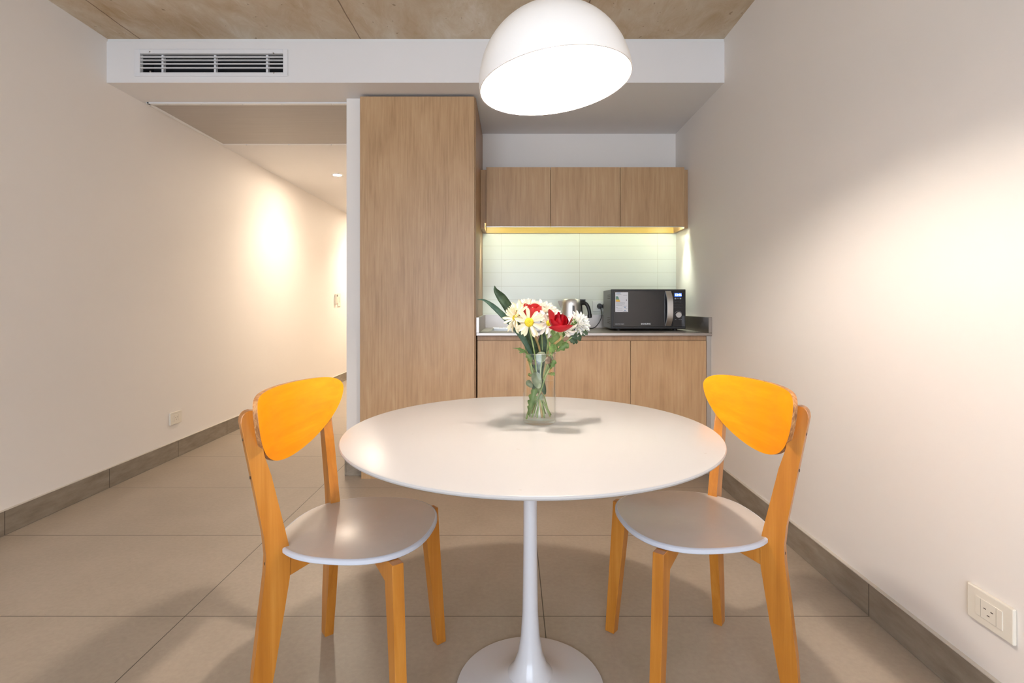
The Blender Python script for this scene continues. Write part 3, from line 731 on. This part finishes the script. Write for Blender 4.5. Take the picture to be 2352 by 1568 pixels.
def dup(o, parent=None):
    c = o.copy(); C.objects.link(c)
    if parent: c.parent = parent
    for ch in list(o.children): dup(ch, c)
    return c
ch = make_chair('left orange wooden chair with white seat, facing right, on the hall side of the table')
ch.location = (-.447, 1.500, 0); ch.rotation_euler.z = math.radians(-6)
c2 = dup(ch); c2.location = (.540, 1.557, 0); c2.rotation_euler.z = math.radians(186)
c2['label'] = 'right orange wooden chair with white seat, facing left, between table and right wall'

# ------------------------------------------------------------------ pendant lamp
LC = Vector((.1205, 1.46, 1.7245)); LR = .2165
rotL = Matrix.Translation(LC) @ Matrix.Rotation(math.radians(-6.8), 4, 'Y') @ Matrix.Rotation(math.radians(-1.0), 4, 'X')
t = thing('pendant_lamp', 'large white dome pendant lamp glowing above the round table', 'lamp', LC)
def lampmesh(name, prof, mm, par, seg=96, smooth='auto', close=False):
    bm = NB(); lathe(bm, prof, 0, 0, seg, close=close); bm.transform(rotL); return link(name, bm, mm, par, smooth=smooth)
outer = [(LR * math.cos(q), LR * math.sin(q)) for q in [PI / 2 * i / 28 for i in range(28)]] + [(.012, LR)]
sh = lampmesh('shade', [(LR - .003, -.0006)] + outer, M['shade'], t)
inner = [((LR - .003) * math.cos(q), (LR - .003) * math.sin(q)) for q in [PI / 2 * i / 28 for i in range(28)]] + [(.012, LR - .003)]
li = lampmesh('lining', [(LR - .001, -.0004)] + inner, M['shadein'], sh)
lampmesh('socket', [(0, LR + .012), (.022, LR + .012), (.024, LR), (.024, LR - .05), (.018, LR - .055), (0, LR - .055)], M['ventwhite'], t, 32)
lampmesh('bulb', [(0, LR - .055), (.014, LR - .058), (.018, LR - .075), (.032, LR - .10), (.036, LR - .122), (.031, LR - .142), (.018, LR - .155), (0, LR - .159)], M['bulb'], t, 24, smooth=True)
top = rotL @ Vector((0, 0, LR + .010))
bm = NB(); tube(bm, [top, (top.x, top.y, top.z + .03), (top.x, top.y, ZC - .02)], .0028, 8); link('cord', bm, M['ventwhite'], t)
bm = NB(); lathe(bm, [(0, ZC), (.05, ZC), (.05, ZC - .02), (.02, ZC - .03), (0, ZC - .03)], top.x, top.y, 32); link('ceiling_rose', bm, M['ventwhite'], t)

# ------------------------------------------------------------------ vase
VX, VY, VR, VH = .0806, 1.556, .0498, .209
t = thing('glass_vase', 'clear cylindrical glass vase with water standing on the round table', 'vase', (VX, VY, TZ))
bm = NB(); lathe(bm, [(0, TZ + .0003), (VR - .004, TZ + .0003), (VR - .001, TZ + .002), (VR, TZ + .005), (VR, TZ + VH - .001), (VR - .001, TZ + VH), (VR - .0022, TZ + VH - .001), (VR - .0022, TZ + .009), (VR - .006, TZ + .0075), (0, TZ + .007)], VX, VY, 72)
gl = link('glass_body', bm, M['glass'], t, smooth='auto')
bm = NB(); lathe(bm, [(VR - .0012 + .0014 * math.cos(2 * PI * i / 8), TZ + VH + .0006 + .0014 * math.sin(2 * PI * i / 8)) for i in range(8)], VX, VY, 72, close=True)
link('rim', bm, M['rimglass'], t, smooth=True)
ZW = TZ + .128
bm = NB(); lathe(bm, [(0, TZ + .0078), (VR - .008, TZ + .0085), (VR - .0030, TZ + .010), (VR - .0030, ZW), (VR - .006, ZW - .0015), (0, ZW - .002)], VX, VY, 60)
link('water', bm, M['water'], t, smooth='auto')

# ------------------------------------------------------------------ flowers
def frame(pos, n, roll=0.0):
    n = Vector(n).normalized(); q = n.to_track_quat('Z', 'Y').to_matrix().to_4x4()
    return Matrix.Translation(pos) @ q @ Matrix.Rotation(roll, 4, 'Z')
def petal(bm, F, ang, L, w, r0, elev, curl, cup=.25, z0=0.0, nl=6, notch=True):
    rows = []; x, z, e = r0, z0, elev
    for i in range(nl + 1):
        s = i / nl; ww = w * (.45 + .55 * math.sin(min(1, s * 1.25) * PI / 2)) * (1 if s < .72 else max(.10, 1 - ((s - .72) / .28) ** 2 * .85))
        row = []
        for k in (-1, -.5, 0, .5, 1):
            zz = cup * ww * (k * k - .3) + (.0 if s < .98 else 0)
            ex = -.03 * L if (notch and i == nl and abs(k) > .4) else 0
            p = Vector((x + ex - math.sin(e) * zz, k * ww / 2, z + math.cos(e) * zz)); row.append(bm.verts.new(F @ (Matrix.Rotation(ang, 4, 'Z') @ p)))
        rows.append(row); x += math.cos(e) * L / nl; z += math.sin(e) * L / nl; e += curl / nl
    for a, b in zip(rows[:-1], rows[1:]):
        for k in range(4): bm.faces.new((a[k], a[k + 1], b[k + 1], b[k]))
def stem_pts(head, n, rim, waist, foot):
    n = Vector(n).normalized()
    return bez([head - n * .004, head - n * .022, Vector(rim), Vector(waist), Vector(foot)], 8)
def stem(par, head, n, rim, waist, foot, r=.0023, mm='stem'):
    bm = NB(); tube(bm, stem_pts(head, n, rim, waist, foot), r, 8); return link('stem', bm, M[mm], par, smooth=True)
def vin(a, r, z): return Vector((VX + r * math.cos(a), VY + r * math.sin(a), z))
def flower(name, label, cat, head, n, rings, mm, centre, rim_a, foot_a, roll=0, stem_r=.0023, stem_m='stem', jit=.12, cup=.25, group=None, rim_r=.040, foot_r=.036, zf=None):
    zf = zf or TZ + .020
    foot = vin(foot_a, foot_r, zf)
    t = thing(name, label, cat, foot, group=group); F = frame(head, n, roll); bm = NB()
    for (cnt, L, w, r0, el, cu, z0) in rings:
        off = random.random() * 6
        for i in range(cnt):
            j = random.uniform(-1, 1); petal(bm, F, off + 2 * PI * i / cnt + j * jit * 2 / max(1, cnt / 8), L * (1 + .12 * random.uniform(-1, 1)), w, r0, el + random.uniform(-1, 1) * jit, cu + random.uniform(-1, 1) * jit * 1.5, cup, z0)
    link('petals', bm, M[mm], t, smooth=True)
    if centre:
        bm = NB(); rc = centre; lathe(bm, [(rc * .7, -.003), (rc, .0005), (rc * .97, .003), (rc * .75, .0052), (rc * .4, .0058), (0, .0045)], 0, 0, 24); bm.transform(F @ Matrix.Translation((0, 0, .001)))
        for v in bm.verts: v.co += Vector((random.uniform(-1, 1), random.uniform(-1, 1), random.uniform(-1, 1))) * .0004
        link('flower_center', bm, M['yellow'], t, smooth=True)
    bm = NB(); lathe(bm, [(.0025, -.010), (.006, -.006), (.0075, -.001), (.004, .0)], 0, 0, 14); bm.transform(F); link('calyx', bm, M['leafmid'], t, smooth=True)
    stem(t, Vector(head), n, vin(rim_a, rim_r, TZ + VH + .004), vin(foot_a + PI, .008, TZ + .105), foot, stem_r, stem_m)
    return t
PI2 = PI / 2
# cream daisies, front and left
flower('daisy', 'open cream daisy with a large yellow centre at the front of the bouquet', 'flower', W(1215, 740, 1.462), (.10, -1, .12), [(10, .037, .0108, .009, .08, -.25, 0), (9, .035, .0100, .008, .30, -.30, .0015)], 'petalcream', .0135, -2.0, 1.0, roll=.4, jit=.14)
flower('daisy', 'cream daisy tilted to the left with ragged petals, leftmost flower of the bouquet', 'flower', W(1184, 730, 1.50), (-.75, -.62, .30), [(14, .042, .0105, .006, -.25, -.3, 0), (13, .040, .0095, .005, .15, -.1, .001), (11, .032, .0085, .004, .6, .1, .002)], 'petalcream', .009, 3.0, .2, jit=.22)
flower('chrysanthemum', 'cream chrysanthemum with petals pointing up behind the left daisy', 'flower', W(1193, 722, 1.545), (-.15, -.55, .85), [(15, .042, .0095, .005, .40, .1, 0), (14, .038, .009, .004, .85, .1, .002)], 'petalcream', .007, 2.4, -.5, jit=.18)
flower('chrysanthemum', 'cream chrysanthemum at the very top of the bouquet', 'flower', W(1213, 706, 1.60), (-.08, -.35, .93), [(14, .032, .0075, .004, .65, .2, 0), (14, .026, .007, .003, 1.0, .2, .002), (8, .022, .006, .002, 1.3, .1, .003)], 'petalblush', None, 1.9, -1.2, jit=.13)
def mum(name, label, head, n, R, mm, rim_a, foot_a, **k):
    rings = []; 
    for i, (cnt, f, el) in enumerate(((16, 1.0, -.15), (16, .97, .12), (15, .88, .42), (13, .76, .72), (11, .62, 1.0), (8, .48, 1.25), (5, .36, 1.45))):
        rings.append((cnt, R * f, R * .24, .002, el, .25, .001 * i))
    return flower(name, label, 'flower', head, n, rings, mm, None, rim_a, foot_a, jit=.10, cup=.5, **k)
mum('chrysanthemum', 'full white chrysanthemum between the two red roses at the back', W(1245, 718, 1.58), (.12, -.65, .70), .044, 'petalblush', 1.3, -1.8)
mum('chrysanthemum', 'small white chrysanthemum just left of the kettle, behind the dark red rose', W(1266, 724, 1.60), (.30, -.50, .80), .034, 'petalwhite', .9, -2.3)
mum('chrysanthemum', 'dense white chrysanthemum, rightmost flower of the bouquet', W(1328, 744, 1.545), (.62, -.60, .40), .040, 'petalwhite', .1, 3.1, rim_r=.043)
flower('daisy', 'white daisy facing right behind the dark red rose', 'flower', W(1259, 742, 1.50), (.55, -.75, .10), [(11, .037, .0115, .007, .05, -.35, 0), (9, .034, .0105, .006, .32, -.25, .001)], 'petalblush', .009, -.8, 2.0, jit=.18)
flower('daisy', 'small white daisy hanging under the dark red rose', 'flower', W(1298, 758, 1.515), (.22, -.55, -.75), [(9, .034, .0125, .005, .25, -.25, 0), (7, .022, .010, .004, .6, -.1, .001)], 'petalblush', None, -.3, 2.7, jit=.16)

def rose_petal(bm, F, ang, span, h, r_b, r_m, r_t, tip=.0, roll=.0, z0=0):
    NA, NH = 8, 8; rows = []
    for j in range(NH + 1):
        s = j / NH; r = (1 - s) ** 2 * r_b + 2 * (1 - s) * s * r_m * 1.35 + s * s * r_t
        sp = span * (.35 + .65 * math.sin(min(1, s * 1.35) * PI2)); row = []
        for i in range(NA + 1):
            a = (i / NA - .5); edge = 1 - (abs(a) * 2) ** 2.4 * .30 * s
            q = ang + a * sp; rr = r + roll * s ** 3 * (abs(a) * 2) ** 1.5
            row.append(bm.verts.new(F @ Vector((rr * math.cos(q), rr * math.sin(q), z0 + h * s * edge + tip * s * s * (1 - abs(a) * 2)))))
        rows.append(row)
    for a, b in zip(rows[:-1], rows[1:]):
        for i in range(NA): bm.faces.new((a[i], a[i + 1], b[i + 1], b[i]))
def rose(label, head, n, mm, rim_a, foot_a, spec, roll=0, heart=.036):
    foot = vin(foot_a, .034, TZ + .022); t = thing('rose', label, 'flower', foot); F = frame(head, n, roll); bm = NB()
    for a in spec: rose_petal(bm, F, *a)
    for i in range(9):                                    # tight spiral heart
        rose_petal(bm, F, i * 2.1, 1.9 - i * .06, heart - i * .0006, .003, .011 - i * .0009, .0095 - i * .0009, 0, .0, .002)
    link('petals', bm, M[mm], t, smooth=True)
    bm = NB(); lathe(bm, [(.002, -.014), (.0055, -.008), (.0085, 0), (.0075, .004)], 0, 0, 14); bm.transform(F)
    for i in range(5): petal(bm, F, i * 1.256, .016, .005, .006, -.3, -.4, notch=False)
    link('calyx', bm, M['stem'], t, smooth=True)
    stem(t, Vector(head), n, vin(rim_a, .034, TZ + VH + .004), vin(foot_a + PI, .008, TZ + .10), foot, .0034, 'stembrown')
rose('dark red rose with two open outer petals right of the bouquet centre', W(1287, 761, 1.468), (-.06, -.32, .93), 'redpetal', -.7, 2.3,
     [(3.05, 1.9, .062, .007, .027, .032, .004, .004), (1.3, 2.0, .044, .006, .022, .022, 0, .003), (-.15, 1.6, .045, .006, .026, .036, .002, .004), (-1.35, 2.2, .034, .007, .029, .034, -.002, .005), (-2.35, 1.7, .046, .006, .026, .029, .0, .003), (.3, 1.5, .044, .005, .018, .018, 0, .002), (2.4, 1.6, .048, .005, .018, .016, 0, 0), (-1.9, 1.7, .046, .005, .015, .013, 0, 0)], heart=.056)
rose('coral red rose behind the open cream daisy', W(1221, 741, 1.530), (.02, -.26, .96), 'coralpetal', 1.5, -1.4,
     [(-2.3, 2.0, .056, .006, .024, .026, 0, .003), (-.7, 2.0, .056, .006, .025, .027, 0, .003), (1.0, 2.0, .054, .006, .024, .025, 0, .003), (2.6, 2.0, .056, .006, .024, .025, 0, .003), (-1.5, 1.7, .052, .005, .020, .019, 0, 0), (.3, 1.7, .052, .005, .020, .019, 0, 0), (2.0, 1.7, .052, .005, .020, .019, 0, 0), (3.6, 1.7, .052, .005, .020, .019, 0, 0)], heart=.050)

# long blade leaves
def blade(label, pts, widths, mm, side=(1, 0, 0), fold=.25, name='long_leaf', par=None, cat='leaf'):
    P_ = bez(pts, 8); n = len(P_); bm = NB(); rows = []; sd = Vector(side)
    for i, p in enumerate(P_):
        tn = (P_[min(i + 1, n - 1)] - P_[max(i - 1, 0)]).normalized(); s_ = (sd - tn * sd.dot(tn)).normalized(); up = tn.cross(s_)
        f = i / (n - 1) * (len(widths) - 1); k = min(int(f), len(widths) - 2); w_ = widths[k] + (widths[k + 1] - widths[k]) * (f - k)
        rows.append([bm.verts.new(p + s_ * w_ * q / 2 + up * abs(q) * w_ * fold * .5) for q in (-1, -.5, 0, .5, 1)])
    for a, b in zip(rows[:-1], rows[1:]):
        for k in range(4): bm.faces.new((a[k], a[k + 1], b[k + 1], b[k]))
    bmesh.ops.solidify(bm, geom=bm.faces, thickness=.0005)
    if par: return link(name, bm, M[mm], par, smooth=True)
    return tag(link(name, bm, M[mm], smooth=True, loc=P_[-1]), label, cat)
blade('dark green pointed leaf rising highest on the left of the bouquet', [W(1136, 656, 1.60), W(1140, 668, 1.60), W(1158, 690, 1.595), W(1182, 728, 1.585), W(1207, 775, 1.57), W(1228, 818, 1.562), W(1238, 870, 1.556), W(1240, 915, 1.553)], [.002, .014, .030, .032, .026, .012, .007, .005, .003], 'leafdark', (.8, -.3, .5))
blade('arching grey green leaf, leftmost of the bouquet', [W(1096, 688, 1.52), W(1112, 689, 1.52), W(1132, 702, 1.52), W(1156, 724, 1.52), W(1184, 752, 1.52), W(1206, 785, 1.53), W(1224, 825, 1.545), W(1238, 880, 1.553), W(1246, 925, 1.56)], [.001, .006, .015, .019, .020, .016, .010, .006, .004], 'leafblue', (.5, -.3, .8))
blade('broad dark leaf in the middle of the bouquet just above the vase rim', [W(1208, 748, 1.60), W(1216, 775, 1.60), W(1226, 805, 1.59), W(1236, 850, 1.565), W(1240, 900, 1.558)], [.012, .034, .030, .012, .004], 'leafdark', (1, 0, 0))
blade('broad dark green leaf right of the bouquet centre just above the vase', [W(1250, 752, 1.60), W(1249, 780, 1.60), W(1247, 812, 1.59), W(1243, 850, 1.568), W(1240, 905, 1.56)], [.012, .034, .034, .014, .004], 'leafdark', (1, 0, 0))

# lobed leaves
def lobed(pos, direction, normal, L, w, mm, par=None, label=None, lobes=3):
    d = Vector(direction).normalized(); n = Vector(normal); n = (n - d * n.dot(d)).normalized(); s = d.cross(n)
    N = 26; bm = NB(); mid = []; le = []; ri = []
    for i in range(N + 1):
        q = i / N; env = math.sin(PI * min(1, q * .92 + .04)) ** .7; lob = .48 + .52 * abs(math.sin(q * PI * lobes + .25))
        ww = w * env * lob * (.35 + .75 * q) ; p = Vector(pos) + d * L * q + n * .10 * L * math.sin(q * PI)
        mid.append(bm.verts.new(p)); le.append(bm.verts.new(p + s * ww / 2 + n * .12 * ww + d * .08 * L * lob)); ri.append(bm.verts.new(p - s * ww / 2 + n * .12 * ww + d * .08 * L * lob))
    for i in range(N):
        bm.faces.new((mid[i], mid[i + 1], le[i + 1], le[i])); bm.faces.new((ri[i], ri[i + 1], mid[i + 1], mid[i]))
    bmesh.ops.solidify(bm, geom=bm.faces, thickness=.0004)
    return link('leaf', bm, M[mm], par, smooth=True)
spr = thing('leafy_sprig', 'green lobed leaf sprig standing right of the vase rim below the dark red rose', 'foliage', vin(.3, .034, TZ + .03))
lobed(W(1268, 812, 1.52), (.22, -.15, 1), (.2, -1, .1), .076, .066, 'leafmid', spr)
lobed(W(1275, 808, 1.53), (1, -.1, .6), (0, -1, .3), .046, .032, 'leafmid', spr)
lobed(W(1262, 810, 1.50), (.35, -.5, .6), (0, -1, .3), .036, .034, 'leafmid', spr)
bm = NB(); tube(bm, bez([W(1268, 812, 1.52), vin(.2, .030, TZ + .17), vin(3.4, .006, TZ + .10), vin(3.4, .033, TZ + .022)], 8), .0022, 8); link('stem', bm, M['stem'], spr, smooth=True)
spr = thing('leafy_sprig', 'dark leaf sprig at the far right under the dense white chrysanthemum', 'foliage', vin(-.4, .034, TZ + .03))
lobed(W(1306, 775, 1.53), (1, 0, .05), (0, -1, .2), .038, .038, 'leafdark', spr)
lobed(W(1328, 772, 1.53), (.8, 0, .40), (0, -1, .2), .030, .026, 'leafdark', spr)
lobed(W(1304, 778, 1.53), (.75, -.2, -.35), (0, -1, .2), .026, .024, 'leafdark', spr)
lobed(W(1312, 764, 1.53), (.15, -.1, .8), (.3, -1, .1), .042, .030, 'leafmid', spr)
lobed(W(1322, 766, 1.53), (.05, -.1, -.8), (.3, -1, .1), .030, .012, 'leafdark', spr)
bm = NB(); tube(bm, bez([W(1330, 755, 1.54), W(1318, 770, 1.53), W(1296, 788, 1.53), vin(.0, .040, TZ + VH + .006), vin(2.6, .006, TZ + .11), vin(2.8, .032, TZ + .022)], 8), .0019, 8); link('stem', bm, M['stem'], spr, smooth=True)
spr = thing('leafy_sprig', 'thin pale green sprig hanging over the left of the vase rim', 'foliage', vin(3.6, .03, TZ + .03))
lobed(W(1212, 812, 1.52), (-.85, -.2, .45), (0, -1, .5), .034, .015, 'leafmid', spr)
lobed(W(1208, 808, 1.52), (-.6, -.3, -.05), (0, -1, .5), .022, .010, 'leafmid', spr)
blade(None, [W(1177, 799, 1.52), W(1188, 800, 1.52), W(1204, 804, 1.52), W(1214, 814, 1.525)], [.001, .004, .005, .002], 'leafmid', (0, -.5, 1), name='leaf', par=spr)
bm = NB(); tube(bm, bez([W(1206, 806, 1.52), vin(3.6, .034, TZ + .185), vin(.5, .008, TZ + .10), vin(.3, .03, TZ + .03)], 8), .0018, 8); link('stem', bm, M['stem'], spr, smooth=True)
spr = thing('eucalyptus_sprig', 'pale round leaved sprig inside the glass vase', 'foliage', vin(-1.3, .03, TZ + .03))
def round_leaf(pos, direction, normal, L, w, mm, par):
    d = Vector(direction).normalized(); n = Vector(normal); n = (n - d * n.dot(d)).normalized(); s = d.cross(n); bm = NB()
    c0 = bm.verts.new(Vector(pos) + d * L / 2 + n * .003); ring = []
    for i in range(40):
        q = 2 * PI * i / 40; ring.append(bm.verts.new(Vector(pos) + d * (L / 2 - math.cos(q) * L / 2) + s * math.sin(q) * w / 2 * (1 - .25 * math.cos(q)) + n * .002 * math.sin(2 * q)))
    for i in range(40): bm.faces.new((c0, ring[i], ring[(i + 1) % 40]))
    bmesh.ops.solidify(bm, geom=bm.faces, thickness=.0004)
    return link('leaf', bm, M[mm], par, smooth=True)
round_leaf(W(1238, 892, 1.520), (-.25, 0, 1), (.2, -1, 0), .050, .030, 'leafpale', spr)
round_leaf(W(1222, 890, 1.522), (-.5, 0, .7), (0, -1, 0), .026, .017, 'leafpale', spr)
round_leaf(W(1246, 832, 1.525), (-.3, 0, .9), (0, -1, .4), .032, .034, 'leafpale', spr)
round_leaf(W(1252, 906, 1.53), (-.25, 0, .9), (.2, -1, 0), .050, .018, 'leafdark', spr)
round_leaf(W(1232, 902, 1.56), (.1, 0, .9), (0, -1, 0), .055, .030, 'leafdark', spr)
round_leaf(W(1244, 905, 1.525), (0, 0, -.9), (.2, -1, 0), .018, .013, 'leafpale', spr)
round_leaf(W(1237, 850, 1.545), (.1, 0, .9), (0, -1, 0), .052, .024, 'leafdark', spr)
round_leaf(W(1228, 846, 1.55), (-.15, 0, .9), (0, -1, 0), .046, .024, 'leafdark', spr)
round_leaf(W(1256, 850, 1.56), (.2, 0, .9), (0, -1, 0), .050, .026, 'leafdark', spr)
round_leaf(W(1234, 838, 1.53), (-.7, 0, .6), (0, -1, .2), .022, .014, 'leafbrown', spr)
round_leaf(W(1256, 836, 1.525), (.3, 0, .9), (.3, -1, .2), .024, .018, 'leafbrown', spr)
round_leaf(W(1247, 872, 1.55), (.1, 0, .9), (0, -1, 0), .040, .020, 'leafdark', spr)
round_leaf(W(1262, 838, 1.535), (.1, 0, .9), (0, -1, 0), .026, .017, 'leafpale', spr)
bm = NB(); tube(bm, bez([W(1246, 812, 1.53), W(1242, 850, 1.525), W(1240, 895, 1.535), W(1236, 930, 1.545), vin(-2.2, .022, TZ + .02)], 8), .0018, 8); link('stem', bm, M['stem'], spr, smooth=True)
spr = thing('leafy_sprig', 'yellow green lobed sprig pressed against the right inside of the vase', 'foliage', vin(-.2, .03, TZ + .03))
lobed(W(1262, 850, 1.525), (.5, -.1, .9), (0, -1, .1), .034, .022, 'leafmid', spr)
lobed(W(1256, 858, 1.525), (.9, 0, -.02), (0, -1, .1), .024, .016, 'leafmid', spr)
bm = NB(); tube(bm, bez([W(1270, 835, 1.53), W(1254, 862, 1.525), W(1243, 895, 1.53), W(1228, 925, 1.54), vin(-2.7, .034, TZ + .02)], 8), .0022, 8); link('stem', bm, M['stem'], spr, smooth=True)
spr = thing('leafy_sprig', 'wilted lobed sprig pressed against the lower left inside of the vase', 'foliage', vin(3.4, .034, TZ + .03))
lobed(W(1211, 957, 1.530), (.25, 0, .9), (0, -1, .1), .085, .036, 'leafmid', spr, lobes=5)
lobed(W(1224, 838, 1.53), (-.4, 0, .8), (0, -1, .1), .036, .026, 'leafmid', spr)
lobed(W(1225, 866, 1.53), (-.75, 0, .5), (0, -1, .1), .018, .014, 'leafmid', spr)
lobed(W(1222, 898, 1.53), (.3, 0, .8), (0, -1, .1), .024, .018, 'leafdark', spr)
bm = NB(); tube(bm, bez([W(1216, 815, 1.53), W(1222, 850, 1.53), W(1230, 890, 1.535), W(1220, 920, 1.53), W(1209, 962, 1.53)], 8), .0026, 8); link('stem', bm, M['stem'], spr, smooth=True)

# ------------------------------------------------------------------ camera, light, world
cam = bpy.data.cameras.new('camera'); co = bpy.data.objects.new('camera', cam); C.objects.link(co)
co.location = (0, 0, CH); co.rotation_euler = (PI / 2, 0, 0)
cam.sensor_width = 36; cam.lens = 36 * FP / 2352; cam.clip_start = .05
cam.shift_x = -(CX - 1176) / 2352; cam.shift_y = -(784 - HY) / 2352
bpy.context.scene.camera = co

w = bpy.data.worlds.new('world'); bpy.context.scene.world = w; w.use_nodes = True
bg = w.node_tree.nodes['Background']; bg.inputs['Color'].default_value = (0.74, 0.83, 1.0, 1); bg.inputs['Strength'].default_value = 2.75
pl = bpy.data.lights.new('window_portal', 'AREA'); pl.shape = 'RECTANGLE'; pl.size = WX1 - WX0; pl.size_y = WZ1 - WZ0
pl.cycles.is_portal = True
po = bpy.data.objects.new('window_portal', pl); C.objects.link(po); po.location = ((WX0 + WX1) / 2, YB - .14, (WZ0 + WZ1) / 2); po.rotation_euler = (-PI / 2, 0, 0)
po.rotation_euler = (PI / 2, 0, 0)

s = bpy.context.scene
s.view_settings.view_transform = 'Standard'; s.view_settings.look = 'None'; s.view_settings.gamma = 1; s.view_settings.use_curve_mapping = False
s.view_settings.exposure = 1.70
s.cycles.max_bounces = 7; s.cycles.diffuse_bounces = 4; s.cycles.glossy_bounces = 3; s.cycles.transparent_max_bounces = 20
